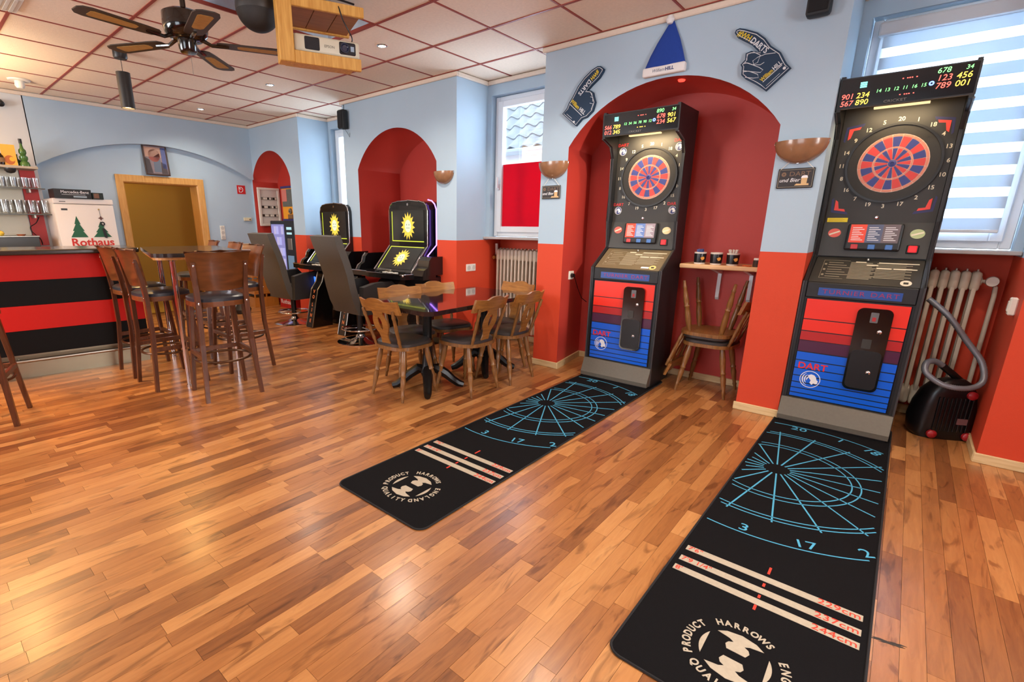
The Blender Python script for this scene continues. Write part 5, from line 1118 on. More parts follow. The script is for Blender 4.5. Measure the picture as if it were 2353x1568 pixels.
def crate(label, loc, rz, M, word, wm):
    t = thing('beer_crate', label, 'crate', loc, rz, 'stacked beer crates'); L_, D, H_ = .40, .30, .27
    obj('bottom', box(B(), -L_/2, L_/2, -D/2, D/2, 0, .02), M, t)
    for y_ in (-D/2, D/2-.012):
        obj('wall', box(B(), -L_/2, L_/2, y_, y_+.012, .02, .16), M, t); obj('rail', box(B(), -L_/2, L_/2, y_-.004, y_+.016, H_-.06, H_, .004, 1), M, t)
    for x_ in (-L_/2, L_/2-.012):
        obj('wall', box(B(), x_, x_+.012, -D/2+.012, D/2-.012, .02, .16), M, t); obj('rail', box(B(), x_-.004, x_+.016, -D/2, D/2, H_-.06, H_, .004, 1), M, t)
    for x_ in (-L_/2, -.01, L_/2-.02):
        for y_ in (-D/2-.002, D/2-.014): obj('post', box(B(), x_, x_+.02, y_, y_+.016, .0, H_), M, t)
    if word: text('lettering', word, .10, wm, t, (.0, -D/2-.004, .10))
    return t
crate('amber beer crate on the floor by the far niche, bottom of the stack', (-8.035, 3.92, 0), PI/2-.05, M_CRATE, None, None); crate('amber beer crate on top of the stack by the far niche', (-8.035, 3.92, .272), PI/2-.08, M_CRATE, None, None); crate('red beer crate with white lettering under the vending machine', (-7.50, 4.20, 0), .03, mat('crate_red', rgb(170, 30, 30), .45), 'Rothaus', M_PRINTW)
bt = obj('dark_bag', lathe(B(), [(0, 0), (.10, 0), (.12, .06), (.07, .16), (.03, .24), (.035, .34), (0, .36)], 14), mat('bag_black', rgb(22, 20, 22), .6), None, True, loc=(-7.55, 3.35, 0)); tag(bt, 'dark bundle on the floor between stool and crates', 'bag')
# ================================================================ radiators
M_RAD = mat('radiator_cream', rgb(206, 196, 178), .4, noise=.05, nscale=20)
def fin_mesh():
    bm = B()
    for dy in (-.045, .045): box(bm, -.013, .013, dy-.02, dy+.02, .10, .86, .010, 2)
    for z0, z1 in ((.0, .13), (.83, .96)): box(bm, -.0245, .0245, -.065, .065, z0, z1, .022, 3)
    box(bm, -.004, .004, -.02, .02, .955, .972)
    return mesh_of('fin', bm, M_RAD, True)
fm = fin_mesh()
def radiator(label, x0, x1, y, z):
    t = thing('radiator', label, 'radiator', (0, y, z), 0, 'cast iron column radiators'); n = int((x1-x0)/.0512)
    for k in range(n): obj('fin', fm, None, t, loc=(x0+.0256+k*.0512, 0, 0))
    for zz in (.065, .895): bm = B(); tube(bm, [(x0-.01, 0, zz), (x1-.01, 0, zz)], .026, 12); obj('header_pipe', bm, M_RAD, t, True)
    for xx in (x0+.08, x1-.10): obj('foot', box(B(), xx-.012, xx+.012, -.05, .05, -z, .01), M_RAD, t)
    return t, x0+n*.0512
r2, xe = radiator('cream column radiator under the red-film window', -3.615, -2.72, 4.68, .115)
bm = B(); tube(bm, [(-3.615, 0, .895), (-3.665, 0, .895)], .014, 8); obj('valve_body', bm, M_STEEL, r2); bm = B(); tube(bm, [(-3.645, 0, .895), (-3.645, -.01, 1.02)], .018, 12); obj('thermostat_head', bm, M_WHITE, r2, True); obj('valve_cap', lathe(B(), [(0, 0), (.022, 0), (.02, .03), (0, .032)], 14), mat('valve_brass', rgb(170, 120, 60), .4, .5), r2, True, loc=(-3.655, -.02, .86), rot=(PI/2, 0, 0))
r3, xe = radiator('cream column radiator under the striped blind', -.42, .415, 4.68, .115)
bm = B(); tube(bm, [(xe, 0, .895), (xe+.055, 0, .895), (xe+.075, 0, .86), (xe+.08, 0, .80), (xe+.08, 0, -.10)], .013, 10); obj('riser_pipe', bm, M_RAD, r3, True); obj('radiator_tap', lathe(B(), [(0, -.012), (.03, -.012), (.034, 0), (.03, .012), (0, .012)], 20), M_WHITE, r3, True, loc=(xe+.05, -.045, .90), rot=(PI/2, 0, 0)); bm = B(); tube(bm, [(xe+.05, 0, .895), (xe+.05, -.04, .90)], .010, 8); obj('tap_stem', bm, M_WHITE, r3)
# ================================================================ vacuum cleaner (standing upright on its end)
M_VAC = mat('vacuum_black', rgb(18, 15, 17), .3); M_VACR = mat('vacuum_red', rgb(160, 26, 34), .35)
vc = thing('vacuum_cleaner', 'black upright-parked vacuum cleaner with grey hose in the corner', 'vacuum cleaner', (.385, 4.37, 0), .45)
bm = B(); R_ = []
for z_, w_, d0, d1 in ((0, .150, -.055, .085), (.03, .170, -.060, .13), (.12, .172, -.060, .155), (.22, .160, -.058, .15), (.31, .138, -.055, .125), (.375, .10, -.048, .085), (.405, .05, -.035, .04)):
    R_.append([bm.verts.new((w_*math.copysign(abs(math.cos(2*PI*k/28))**.6, math.cos(2*PI*k/28)), (d0+d1)/2+(d1-d0)/2*math.copysign(abs(math.sin(2*PI*k/28))**.7, math.sin(2*PI*k/28)), z_)) for k in range(28)])
for i in range(len(R_)-1):
    for k in range(28): bm.faces.new((R_[i][k], R_[i][(k+1) % 28], R_[i+1][(k+1) % 28], R_[i+1][k]))
bm.faces.new(R_[0][::-1]); bm.faces.new(R_[-1]); obj('housing', bm, M_VAC, vc, True, ang=1.2)
for k in range(9): obj('rib', box(B(), -.09+k*.022, -.082+k*.022, -.066, -.05, .06, .29, .002, 1), M_VAC, vc)
for x_, z_ in ((-.085, .035), (.105, .035), (.075, .315)): obj('wheel', lathe(B(), [(0, 0), (.027, 0), (.027, .016), (.016, .026), (0, .028)], 18), M_VACR, vc, True, loc=(x_, -.055, z_), rot=(PI/2, 0, 0))
obj('rating_plate', box(B(), .03, .085, -.0675, -.06, .115, .155), mat('plate_rose', rgb(120, 84, 84), .5), vc)
M_HOSE = mat('hose_grey', rgb(122, 124, 132), .35, .3)
def smoothpath(P, n=12):
    P = [Vector(p) for p in P]; out = []
    for i in range(len(P)-1):
        p0, p1, p2, p3 = P[max(i-1, 0)], P[i], P[i+1], P[min(i+2, len(P)-1)]
        for k in range(n):
            u = k/n; out.append(.5*((2*p1)+(p2-p0)*u+(2*p0-5*p1+4*p2-p3)*u*u+(3*p1-p0-3*p2+p3)*u**3))
    return out+[P[-1]]
hp = smoothpath([(.04, .03, .39), (-.05, .0, .455), (-.14, -.02, .515), (-.21, -.06, .51), (-.22, -.10, .455), (-.14, -.14, .395), (-.02, -.15, .385), (.06, -.13, .43), (.06, -.08, .54), (-.01, -.02, .66), (-.10, .04, .80), (-.19, .12, .90)], 22)
rad_ = [.0185 if k % 2 else .0158 for k in range(len(hp))]
bm = B(); tube(bm, hp, rad_, 10); obj('hose', bm, M_HOSE, vc, True, ang=3)
bm = B(); tube(bm, hp[:34], .0205, 12); obj('hose_cuff', bm, M_BLACK, vc, True)
# ================================================================ ceiling: spots, pendants, fan, projector
def spot(label, x, y, w=16, lit=True):
    t = thing('ceiling_spot', label, 'ceiling light', (x, y, ZC), 0, 'recessed ceiling spots')
    obj('trim_ring', lathe(B(), [(.030, .0), (.046, 0), (.046, -.006), (.032, -.010), (.030, 0)], 24), M_CHROME if lit else M_WHITE, t, True)
    obj('lamp_face', lathe(B(), [(0, -.002), (.030, -.002), (.030, -.006), (0, -.008)], 20), emis('spot_white', (1, .93, .84, 1), 40) if lit else mat('lamp_frosted', rgb(230, 226, 216), .3), t)
    if lit:
        l = bpy.data.lights.new('spot_light', 'SPOT'); l.energy = w*4; l.spot_size = 2.6; l.spot_blend = .9; l.color = (1, .86, .70); l.shadow_soft_size = .05
        o = bpy.data.objects.new('spot_light', l); C.objects.link(o); o.parent = t; o.location = (0, 0, -.02)
    return t
spot('lit recessed ceiling spot near the projector', -3.675, 3.063, 26); spot('lit recessed ceiling spot above the far gaming chair', -5.583, 3.049); spot('lit recessed ceiling spot near the back wall corner', -7.44, 3.04)
spot('unseen lit recessed ceiling spot assumed above the left throw mat', -1.78, 3.06); spot('unseen lit recessed ceiling spot assumed above the right throw mat', .12, 3.06)  # unseen spots assumed beyond the visible row to light the room
spot('unseen recessed ceiling spot added over the middle of the room', -1.78, .55); spot('unseen recessed ceiling spot added above the right of the camera', .62, 1.62, 36); spot('unseen recessed ceiling spot added behind the camera', .12, -.9); spot('unseen recessed ceiling spot added over the room side of the bar', -3.675, -.9)  # fill spots added outside the view to brighten the room
t = thing('ceiling_lamp', 'white ceiling lamp above the bar shelves', 'ceiling light', (-7.5, 1.211, ZC)); obj('mount', lathe(B(), [(0, 0), (.10, 0), (.09, -.014), (0, -.016)], 24), M_WHITE, t, True); obj('bulb', lathe(B(), [(0, -.014), (.04, -.014), (.045, -.06), (.03, -.085), (0, -.09)], 18), mat('lamp_frosted', rgb(230, 226, 216), .3), t, True)
t = thing('ceiling_vent', 'white slatted ceiling vent at the top left', 'vent', (-5.0, .80, ZC-.003)); obj('vent_frame', box(B(), -.16, .16, -.22, .10, -.012, 0, .004, 1), M_WHITE, t)
for k in range(8): obj('slat', box(B(), -.14, .14, -.20+k*.036, -.182+k*.036, -.020, -.011), mat('slat_grey', rgb(206, 200, 190), .5), t)
def pendant(label, x, y, zb=2.352, w=30):
    t = thing('pendant_lamp', label, 'pendant lamp', (x, y, ZC), 0, 'black tube pendant lamps')
    obj('ceiling_rose', lathe(B(), [(0, 0), (.055, 0), (.055, -.05), (.048, -.062), (0, -.064)], 24), mat('pendant_black', rgb(36, 36, 36), .4), t, True)
    bm = B(); tube(bm, [(0, 0, -.06), (0, 0, zb-ZC+.29)], .0025, 6); obj('cord', bm, M_BLACK, t)
    obj('tube_shade', lathe(B(), [(.05, zb-ZC), (.055, zb-ZC), (.055, zb-ZC+.295), (0, zb-ZC+.298), (0, zb-ZC+.29), (.05, zb-ZC+.28)], 28), mat('pendant_black', rgb(36, 36, 36), .4), t, True)
    obj('lamp_face', lathe(B(), [(0, zb-ZC+.015), (.049, zb-ZC+.015), (.049, zb-ZC+.02), (0, zb-ZC+.02)], 20), emis('pendant_glow', (1, .66, .30, 1), 25), t)
    l = bpy.data.lights.new('pendant_light', 'SPOT'); l.energy = w*4; l.spot_size = 2.2; l.spot_blend = .5; l.color = (1, .58, .20); l.shadow_soft_size = .045
    o = bpy.data.objects.new('pendant_light', l); C.objects.link(o); o.parent = t; o.location = (0, 0, zb-ZC-.005)
    return t
pendant('black tube pendant lamp hanging over the bar end', -5.588, 1.645); pendant('black tube pendant lamp assumed over the bar counter, out of view', -5.35, .15); pendant('black tube pendant lamp assumed over the far bar counter, out of view', -5.6, -1.4)  # pendants out of view are assumed, to give the bar floor warm light
# ceiling fan
M_FAN = mat('fan_black_gloss', rgb(24, 17, 13), .15, coat=.4); M_BLADE = mat('fan_blade_dark', rgb(52, 38, 26), .4); M_CANE = wood('fan_cane', rgb(150, 112, 50), rgb(196, 154, 78), .6, 'Y', 30)
fz = 2.44; fx, fy = FAN_POS
fan = thing('ceiling_fan', 'black five-blade ceiling fan with cane inlays', 'ceiling fan', (fx, fy, ZC))
obj('canopy', lathe(B(), [(0, 0), (.07, 0), (.06, -.05), (.02, -.07), (0, -.07)], 24), M_FAN, fan, True)
obj('down_rod', lathe(B(), [(0, -.06), (.016, -.06), (.016, -.22), (0, -.22)], 12), M_FAN, fan, True)
obj('motor_housing', lathe(B(), [(0, -.205), (.10, -.205), (.125, -.22), (.128, -.29), (.120, -.33), (.09, -.355), (0, -.36)], 36), M_FAN, fan, True)
obj('switch_cup', lathe(B(), [(0, -.35), (.055, -.355), (.052, -.415), (.045, -.428), (0, -.432)], 28), M_FAN, fan, True)
bm = B(); tube(bm, [(.03, .0, -.43), (.03, 0, -.56)], .0012, 5); obj('pull_chain', bm, M_STEEL, fan)
for k in range(5):
    a = FAN_ANG+k*2*PI/5; Mr = Matrix.Rotation(a, 4, 'Z') @ Matrix.Translation((0, 0, -.365)) @ Matrix.Rotation(.03, 4, 'X')
    out = [(.17, -.03), (.19, -.052), (.25, -.060), (.54, -.072), (.58, -.060), (.60, -.03), (.60, .03), (.58, .060), (.54, .072), (.25, .060), (.19, .052), (.17, .03)]
    b = obj('blade', xf(prism(B(), out, -.003, .003, 'XY'), Mr), M_BLADE, fan)
    inl = [(.29, -.018), (.31, -.032), (.52, -.042), (.535, -.03), (.535, .03), (.52, .042), (.31, .032), (.29, .018)]
    obj('cane_inlay', xf(prism(B(), inl, -.0042, .0042, 'XY'), Mr), M_CANE, b)
    bm = B(); tube(bm, [(.08, 0, -.345), (.14, 0, -.372), (.20, 0, -.370), (.24, 0, -.368)], [.014, .011, .012, .010], 8); xf(bm, Matrix.Rotation(a, 4, 'Z')); obj('blade_iron', bm, M_FAN, fan, True)
# globe speaker
gl = thing('globe_speaker', 'large black hanging globe beside the projector post', 'speaker', GLOBE)
obj('upper_shell', lathe(B(), [(0, .134)]+[(.134*math.sin(q), .134*math.cos(q)) for q in [PI*k/32 for k in range(1, 19)]], 36), mat('globe_grey_black', rgb(52, 50, 48), .5), gl, True); obj('lower_shell', lathe(B(), [(.133*math.sin(q), .133*math.cos(q)) for q in [PI*k/32 for k in range(18, 32)]]+[(0, -.133)], 36), mat('globe_black', rgb(34, 33, 33), .55, bump=.4, bscale=400), gl, True)
bm = B(); tube(bm, [(0, 0, .12), (0, 0, ZC-GLOBE[2])], .006, 8); obj('hanger', bm, M_BLACK, gl)
# projector on its timber mount
W_PINE = wood('pine_timber', rgb(196, 140, 56), rgb(222, 170, 84), .55, 'Z', 4)
px_, py_ = POST; e1 = math.radians(POST_ANG)
pm_ = thing('projector_mount', 'pine timber post with two shelves hanging from the ceiling', 'mount', (px_, py_, 2.33), e1)
obj('post', box(B(), -.045, .045, -.055, .055, 0, .486, .004, 1), W_PINE, pm_)
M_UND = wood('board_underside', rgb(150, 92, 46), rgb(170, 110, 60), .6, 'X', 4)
sh1 = obj('lower_shelf', box(B(), .03, .47, -.02, .27, .055, .078), W_PINE, pm_); obj('lower_batten', box(B(), .045, .47, -.045, -.018, .0, .072, .003, 1), W_PINE, pm_)
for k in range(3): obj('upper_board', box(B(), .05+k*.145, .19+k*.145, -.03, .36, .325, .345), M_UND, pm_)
obj('upper_batten', box(B(), .045, .50, -.045, -.02, .315, .375, .003, 1), W_PINE, pm_); obj('upper_batten', box(B(), .045, .50, .35, .375, .315, .375, .003, 1), W_PINE, pm_)
def onmount(name, label, cat): 
    t = thing(name, label, cat, (px_, py_, 2.33), e1); return t
pj = onmount('projector', 'white projector lying on the lower timber shelf', 'projector')
bm = box(B(), .055, .475, .0, .26, .082, .185, .018, 3); obj('casing', bm, mat('projector_white', rgb(214, 208, 186), .4), pj, True)
obj('vent_grille', box(B(), .115, .215, -.005, .02, .095, .175, .012, 2), mat('grille_dark', rgb(40, 40, 44), .6, bump=.6, bscale=300), pj)
obj('lens_panel', box(B(), .335, .450, -.004, .02, .095, .175, .012, 2), mat('lens_panel_dark', rgb(34, 38, 46), .2), pj); obj('lens', lathe(B(), [(0, 0), (.030, 0), (.030, .012), (.024, .012), (.018, .004), (0, .002)], 24), mat('lens_glass', rgb(30, 44, 70), .05, coat=1), pj, True, loc=(.372, -.003, .135), rot=(PI/2, 0, 0)); obj('lens_badge', box(B(), .412, .435, -.006, 0, .12, .15), mat('badge_blue_grey', rgb(150, 170, 190), .4), pj)
text('lettering', 'EPSON', .022, mat('logo_grey', rgb(120, 116, 104), .5), pj, (.275, -.0015, .13)); obj('foot', box(B(), .42, .445, .01, .03, .078, .086), M_BLACK, pj)
bm = B(); tube(bm, smoothpath([(.30, .10, .38), (.33, -.03, .37), (.36, -.05, .28), (.42, -.02, .20), (.43, .05, .185)], 8), .004, 6); obj('power_cable', bm, M_BLACK, pj, True)
av = onmount('media_player', 'flat dark media player with cables on the upper timber shelf', 'media player'); obj('player_case', box(B(), .22, .49, .02, .30, .346, .39, .006, 1), mat('player_grey', rgb(70, 68, 66), .4), av); obj('power_brick', box(B(), .12, .20, .03, .12, .346, .375, .006, 1), M_BLACK, av)
bm = B(); tube(bm, smoothpath([(.10, .05, .36), (.15, -.04, .385), (.24, -.05, .39), (.33, -.03, .40), (.45, .0, .40)], 8), .006, 6); obj('cable_bundle', bm, M_BLACK, av, True); bm = B(); tube(bm, smoothpath([(-.06, -.065, .42), (.0, -.07, .37), (.08, -.06, .39), (.13, .0, .385)], 8), .005, 6); obj('yellow_cable', bm, mat('cable_yellow', rgb(190, 180, 70), .5), av, True)
# ================================================================ back bar
fg = thing('refrigerator', 'white refrigerator with brewery emblem behind the bar', 'refrigerator', (-7.60, 1.60, 0), PI/2)
M_FR = mat('fridge_white', rgb(226, 216, 208), .35)
obj('cabinet', box(B(), -.295, .295, .05, .54, 0, 1.60, .01, 2), M_FR, fg); obj('top_cover', box(B(), -.298, .298, .0, .545, 1.555, 1.615, .008, 2), M_FR, fg)
dr = obj('door', box(B(), -.295, .295, .0, .05, .04, 1.55, .012, 2), M_FR, fg, True); obj('badge', box(B(), -.235, -.175, -.002, .002, 1.478, 1.50), mat('badge_dark', rgb(60, 58, 58), .4), dr); obj('vent_mark', box(B(), -.24, -.18, -.002, .0, 1.575, 1.582), M_BLACK, fg)
M_TREE = mat('emblem_green', rgb(30, 92, 62), .5)
def tree(x, z, h, w):
    P = [(0, h), (-w*.35, h*.62), (-w*.22, h*.62), (-w*.68, h*.30), (-w*.5, h*.30), (-w, 0), (w, 0), (w*.5, h*.30), (w*.68, h*.30), (w*.22, h*.62), (w*.35, h*.62)]
    obj('emblem_tree', prism(B(), [(x+a, z+b) for a, b in P], -.003, .001), M_TREE, dr)
tree(-.105, 1.165, .25, .085); tree(.130, 1.165, .19, .095)
text('lettering', 'Rothaus', .13, mat('emblem_red', rgb(196, 44, 36), .5), dr, (.02, -.002, 1.10), bold=.003, sx=1.02)
mg = thing('bottle_opener', 'dark chain and opener hanging on the refrigerator door', 'opener', (-7.60, 1.60, 0), PI/2)
bm = B(); tube(bm, [(.135, -.005, 1.49), (.14, -.005, 1.40)], .002, 5); obj('chain', bm, M_BLACK, mg); obj('hook', lathe(B(), [(0, 0), (.010, 0), (.008, .006), (0, .006)], 12), mat('hook_brass', rgb(170, 140, 80), .4), mg, loc=(.135, 0, 1.495), rot=(PI/2, 0, 0)); obj('star', prism(B(), [(.14, 1.42), (.15, 1.40), (.17, 1.392), (.15, 1.384), (.14, 1.364), (.13, 1.384), (.11, 1.392), (.13, 1.40)], -.006, -.001), mat('star_brown', rgb(90, 50, 40), .5), mg)
bm = B(); annulus(bm, .012, .026, -.008, -.002, .148, 1.325, 20); obj('ring', bm, M_BLACK, mg); obj('grip', prism(B(), [(.135, 1.27), (.158, 1.27), (.175, 1.17), (.170, 1.15), (.145, 1.16)], -.012, -.002), M_BLACK, mg)
bx_ = thing('black_box', 'black box with white lettering on top of the refrigerator', 'box', (-7.58, 1.505, 1.615), PI/2+.02); obj('carton', box(B(), -.18, .18, 0, .26, 0, .105), mat('carton_black', rgb(28, 27, 28), .4), bx_); text('lettering', 'Mercedes-Benz', .044, M_PRINTW, bx_, (.02, -.001, .072)); obj('line', box(B(), -.11, .12, -.001, .001, .042, .045), M_PRINTW, bx_); obj('label_strip', box(B(), -.0, .13, -.001, .001, .012, .03), mat('label_blue_grey', rgb(150, 168, 180), .5), bx_)
b2 = thing('small_box', 'small dark box with a picture beside the black box on the refrigerator', 'box', (-7.58, 1.75, 1.615), PI/2+.1); obj('carton', box(B(), -.055, .055, 0, .16, 0, .075), mat('carton_green_black', rgb(34, 44, 40), .4), b2); obj('picture', box(B(), -.045, .01, -.001, .001, .01, .065), mat('box_picture', rgb(120, 84, 66), .5, noise=.4, nscale=30), b2)
# back counter, shelves, glasses
bc = thing('back_counter', 'dark back counter behind the bar left of the refrigerator', 'counter', (0, 0, 0)); obj('cabinet', box(B(), XA+.001, -7.62, -2.4, 1.13, 0, 1.03), mat('cabinet_dark_brown', rgb(52, 42, 34), .4), bc); obj('top', box(B(), XA+.001, -7.58, -2.4, 1.14, 1.03, 1.06, .005, 1), M_STEEL, bc)
up_ = thing('equipment_box', 'low black appliance standing on the back counter', 'appliance', (-7.86, .70, 1.06)); obj('housing', box(B(), -.24, .20, -.9, .42, 0, .115, .006, 1), mat('appliance_black', rgb(40, 34, 28), .3), up_); obj('steel_lid', box(B(), -.245, .205, -.9, .425, .115, .125), M_STEEL, up_)
mp_ = thing('shelf_back_panel', 'cream panel with a red edge board behind the glass shelves', 'panel', (XA, 0, 0)); obj('cream_panel', box(B(), 0.001, .02, -2.2, 1.12, 1.06, 1.95), mat('panel_cream', rgb(206, 196, 176), .35), mp_); obj('red_board', box(B(), 0.001, .035, 1.13, 1.27, 1.06, 1.96), mat('board_red', rgb(186, 36, 32), .45), mp_)
M_SG = clearglass('shelf_glass', (.86, .92, .90, 1), .12); M_TG = clearglass('tumbler_glass', (.95, .96, .96, 1), .06, .12, k=.22)
def gshelf(nm, label, z, y1):
    t = thing(nm, label, 'shelf', (XA, 0, z)); obj('glass_board', box(B(), .02, .36, -2.0, y1, -.010, 0), M_SG, t); obj('front_edge', box(B(), .36, .362, -2.0, y1, -.011, .001), mat('glass_edge', rgb(60, 58, 50), .3), t)
    for yy in (.30, 1.16): obj('bracket', box(B(), .03, .24, yy-.008, yy+.008, -.045, -.010), M_STEEL, t)
    return t
gshelf('glass_shelf', 'upper glass shelf with small glasses behind the bar', 1.722, 1.285); gshelf('glass_shelf', 'lower glass shelf with beer mugs behind the bar', 1.432, 1.30)
us = thing('wooden_shelf', 'top shelf with bottles and boxes behind the bar', 'shelf', (XA, 0, 1.96)); obj('board', box(B(), .0, .36, -2.0, 1.26, -.025, 0), mat('shelf_grey', rgb(176, 164, 146), .5), us)
g_me = mesh_of('glass_wall', lathe(B(), [(0, 0), (.030, 0), (.033, .01), (.036, .115), (.034, .115), (.031, .014), (0, .012)], 16), M_TG, True)
m_me = mesh_of('glass_wall', lathe(B(), [(0, 0), (.038, 0), (.042, .012), (.040, .06), (.046, .155), (.043, .155), (.037, .06), (.038, .018), (0, .014)], 16), M_TG, True)
ORD = ('first', 'second', 'third', 'fourth', 'fifth', 'sixth', 'seventh', 'eighth', 'ninth')
for k in range(9):
    o = obj('small_glass', g_me, None, None, loc=(XA+.30-.075*(k % 2), .82+k*.050, 1.7225)); tag(o, 'small clear glass on the upper glass shelf, %s from the red board' % ORD[8-k], 'glass', 'small glasses on the upper glass shelf')
for k in range(9):
    o = obj('beer_mug', m_me, None, None, loc=(XA+.30-.085*(k % 2), .78+k*.060, 1.4325)); tag(o, 'clear beer mug on the lower glass shelf, %s from the refrigerator' % ORD[8-k], 'glass', 'beer mugs on the lower glass shelf')
bo = thing('green_bottle', 'tall green knobbly bottle on the top shelf behind the bar', 'bottle', (XA+.26, 1.165, 1.96)); obj('bottle_glass', lathe(B(), [(0, 0), (.048, 0), (.05, .02), (.042, .05), (.028, .06), (.040, .085), (.040, .11), (.024, .125), (.036, .15), (.034, .18), (.018, .20), (.013, .23), (.013, .25), (0, .25)], 20), mat('bottle_green', rgb(86, 130, 66), .12, trans=.3), bo, True); obj('cap', lathe(B(), [(0, .25), (.016, .25), (.016, .30), (0, .302)], 14), M_BLACK, bo)
yb_ = thing('yellow_carton', 'yellow drinks gift carton on the top shelf behind the bar', 'carton', (XA+.26, 1.04, 1.96), PI/2-.1); obj('carton', box(B(), -.062, .062, -.03, .05, 0, .225), mat('carton_yellow', rgb(226, 172, 60), .5), yb_); obj('picture', prism(B(), [(.0+.045*math.cos(2*PI*k/14), .06+.05*math.sin(2*PI*k/14)) for k in range(14)], -.031, -.029), mat('carton_orange', rgb(176, 92, 28), .5), yb_); obj('fruit', prism(B(), [(.022+.025*math.cos(2*PI*k/12), .07+.025*math.sin(2*PI*k/12)) for k in range(12)], -.032, -.0295), mat('fruit_orange', rgb(240, 170, 40), .5), yb_)
db = thing('dark_bottle', 'dark round bottle at the left end of the top shelf', 'bottle', (XA+.26, .945, 1.96)); obj('bottle_glass', lathe(B(), [(0, 0), (.05, 0), (.055, .04), (.05, .10), (.02, .14), (.015, .18), (0, .18)], 20), mat('bottle_brown', rgb(44, 26, 16), .15), db, True); obj('label', lathe(B(), [(.0555, .03), (.0555, .08), (.054, .08), (.054, .03)], 20), mat('label_tan', rgb(150, 116, 76), .6), db)
gb = thing('squat_bottle', 'small squat green bottle between carton and tall green bottle', 'bottle', (XA+.2, 1.11, 1.96)); obj('bottle_glass', lathe(B(), [(0, 0), (.035, 0), (.04, .03), (.035, .07), (.012, .09), (.012, .12), (0, .12)], 16), mat('bottle_dark_green', rgb(44, 66, 34), .15), gb, True); obj('cap', lathe(B(), [(0, .12), (.014, .12), (.014, .135), (0, .135)], 12), M_BLACK, gb)
wb_ = thing('hanging_bowl', 'dark round bowl hanging below the top shelf', 'bowl', (XA+.28, 1.02, 1.935)); obj('bowl', lathe(B(), [(.055, 0), (.052, -.03), (.035, -.05), (0, -.06)], 20), mat('bowl_dark', rgb(48, 44, 40), .4), wb_, True); obj('rim', lathe(B(), [(0, .0), (.056, 0), (.056, -.004), (0, -.004)], 20), M_STEEL, wb_)
lm = thing('lemon_half', 'yellow lemon half on the back counter appliance', 'lemon', (-7.64, .80, 1.125), 0); obj('lemon_body', lathe(B(), [(0, -.030), (.022, -.022), (.032, 0), (.022, .022), (0, .030)], 16), mat('lemon_yellow', rgb(224, 190, 70), .5), lm, True, loc=(0, 0, .03)); obj('stem_end', lathe(B(), [(0, 0), (.006, 0), (.004, .006), (0, .006)], 8), mat('lemon_tip', rgb(170, 150, 60), .6), lm, loc=(0, 0, .058))
ay_ = thing('small_dish', 'small copper dish on the back counter appliance', 'dish', (-7.70, .97, 1.186)); 
lm.location = (-7.70, .80, 1.185); obj('bowl', lathe(B(), [(0, 0), (.03, 0), (.045, .018), (.043, .018), (.028, .004), (0, .004)], 18), mat('copper', rgb(206, 120, 76), .3, .6), ay_, True); obj('foot_ring', lathe(B(), [(.02, -.001), (.024, -.001), (.024, .002), (.02, .002)], 14), M_STEEL, ay_)
br_ = thing('brown_tuft', 'brown fluffy tuft at the left photo edge behind the bar', 'decoration', (-7.80, .72, 1.186)); bm = B()
rt_ = random.Random(3)
for k in range(60):
    a, q = rt_.random()*6.28, rt_.random()*1.2; d_ = Vector((math.cos(a)*math.sin(q), math.sin(a)*math.sin(q), math.cos(q)*.9+.1)); tube(bm, [Vector((0, 0, .0)), d_*.06, d_*.12], [.008, .007, .002], 5)
obj('fibres', bm, mat('tuft_brown', rgb(150, 90, 50), .8), br_, True); obj('handle', lathe(B(), [(0, -.0), (.02, 0), (.02, .02), (0, .02)], 12), M_BLACK, br_)
bm = B(); tube(bm, smoothpath([(XA+.05, 1.22, 1.40), (XA+.06, 1.18, 1.33), (XA+.06, 1.12, 1.28), (XA+.06, 1.13, 1.22), (XA+.06, 1.19, 1.14), (XA+.05, 1.20, 1.07)], 8), .005, 6); tag(obj('power_cord', bm, M_BLACK, None, True), 'black power cord looping in front of the red board', 'cord')
cm = thing('security_camera', 'small black camera high on the wall above the bar shelves', 'camera', (XA, 1.095, 2.67), PI/2); obj('base', lathe(B(), [(0, 0), (.03, 0), (.03, .02), (0, .02)], 16), M_BLACK, cm, loc=(0, 0, 0), rot=(PI/2, 0, 0)); obj('body', lathe(B(), [(0, 0), (.03, 0), (.034, .02), (.034, .06), (.02, .07), (0, .07)], 18), M_BLACK, cm, True, loc=(.0, -.02, -.01), rot=(PI/2+.3, 0, 0))
hl = thing('fill_hall_lamp', 'small unseen lamp added on the ceiling of the hall behind the doorway', 'ceiling light', (-8.95, 2.3, 2.598)); obj('lamp_base', lathe(B(), [(0, 0), (.08, 0), (.07, -.02), (0, -.02)], 18), M_WHITE, hl); obj('lamp_globe', lathe(B(), [(.06, -.02), (.075, -.06), (.05, -.11), (0, -.125)], 18), emis('fill_hall_glow', (1, .75, .4, 1), 4), hl, True)  # hidden lamp added to brighten the hall seen through the doorway
l = bpy.data.lights.new('fill_hall_light', 'POINT'); l.energy = 14; l.color = (1, .74, .36); l.shadow_soft_size = .08
o = bpy.data.objects.new('fill_hall_light', l); C.objects.link(o); o.parent = hl; o.location = (0, 0, -.18)
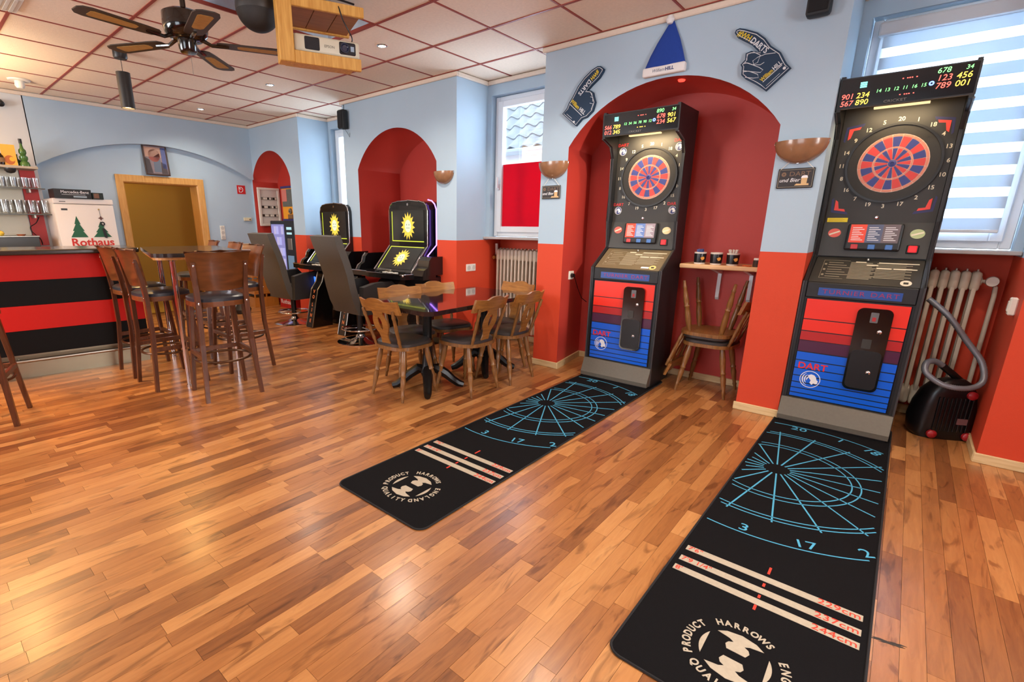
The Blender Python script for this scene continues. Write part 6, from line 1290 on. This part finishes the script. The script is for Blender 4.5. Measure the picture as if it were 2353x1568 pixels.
ul = thing('fill_uplighter', 'slim black uplighter added to brighten the ceiling by the bar, out of view', 'floor lamp', (-6.75, -.25, 0)); obj('base', lathe(B(), [(0, 0), (.14, 0), (.14, .02), (0, .03)], 28), M_BLACK, ul, True); obj('pole', lathe(B(), [(0, .03), (.014, .03), (.014, 1.72), (0, 1.72)], 12), M_BLACK, ul, True); obj('bowl', lathe(B(), [(0, 1.70), (.06, 1.71), (.15, 1.80), (.148, 1.80), (.055, 1.72), (0, 1.715)], 28), M_BLACK, ul, True)  # unseen uplighter added to give the left ceiling its warm glow
l = bpy.data.lights.new('fill_uplighter_light', 'SPOT'); l.energy = 380; l.spot_size = 2.5; l.spot_blend = .8; l.color = (1, .72, .42); l.shadow_soft_size = .08
o = bpy.data.objects.new('fill_uplighter_light', l); C.objects.link(o); o.parent = ul; o.location = (0, 0, 1.80); o.rotation_euler = (PI, 0, 0)
sw = thing('fill_swivel_spot', 'black swivel spotlight added to brighten the niche side, out of view', 'spotlight', (1.2, 1.9, ZC)); obj('mount', lathe(B(), [(0, 0), (.05, 0), (.05, -.02), (0, -.02)], 20), M_BLACK, sw, True); dv = (Vector((-2.62, 4.1, 1.30))-Vector((1.2, 1.9, 2.74))); qr = dv.to_track_quat('-Z', 'Y').to_euler()  # unseen spotlight added to brighten the left side of the niche
obj('lamp_head', lathe(B(), [(.035, -.03), (.04, -.03), (.04, .08), (0, .085), (0, .078), (.035, .07)], 20), M_BLACK, sw, True, loc=(0, 0, -.078), rot=qr); obj('lamp_face', lathe(B(), [(0, .0), (.034, 0), (.034, .004), (0, .004)], 20), emis('spot_white', (1, .93, .84, 1), 40), sw, loc=(0, 0, -.078), rot=qr)
l = bpy.data.lights.new('fill_swivel_light', 'SPOT'); l.energy = 380; l.spot_size = .46; l.spot_blend = .5; l.color = (1, .90, .78); l.shadow_soft_size = .05
o = bpy.data.objects.new('fill_swivel_light', l); C.objects.link(o); o.parent = sw; o.location = Vector((0, 0, -.078))+dv.normalized()*.04; o.rotation_euler = qr
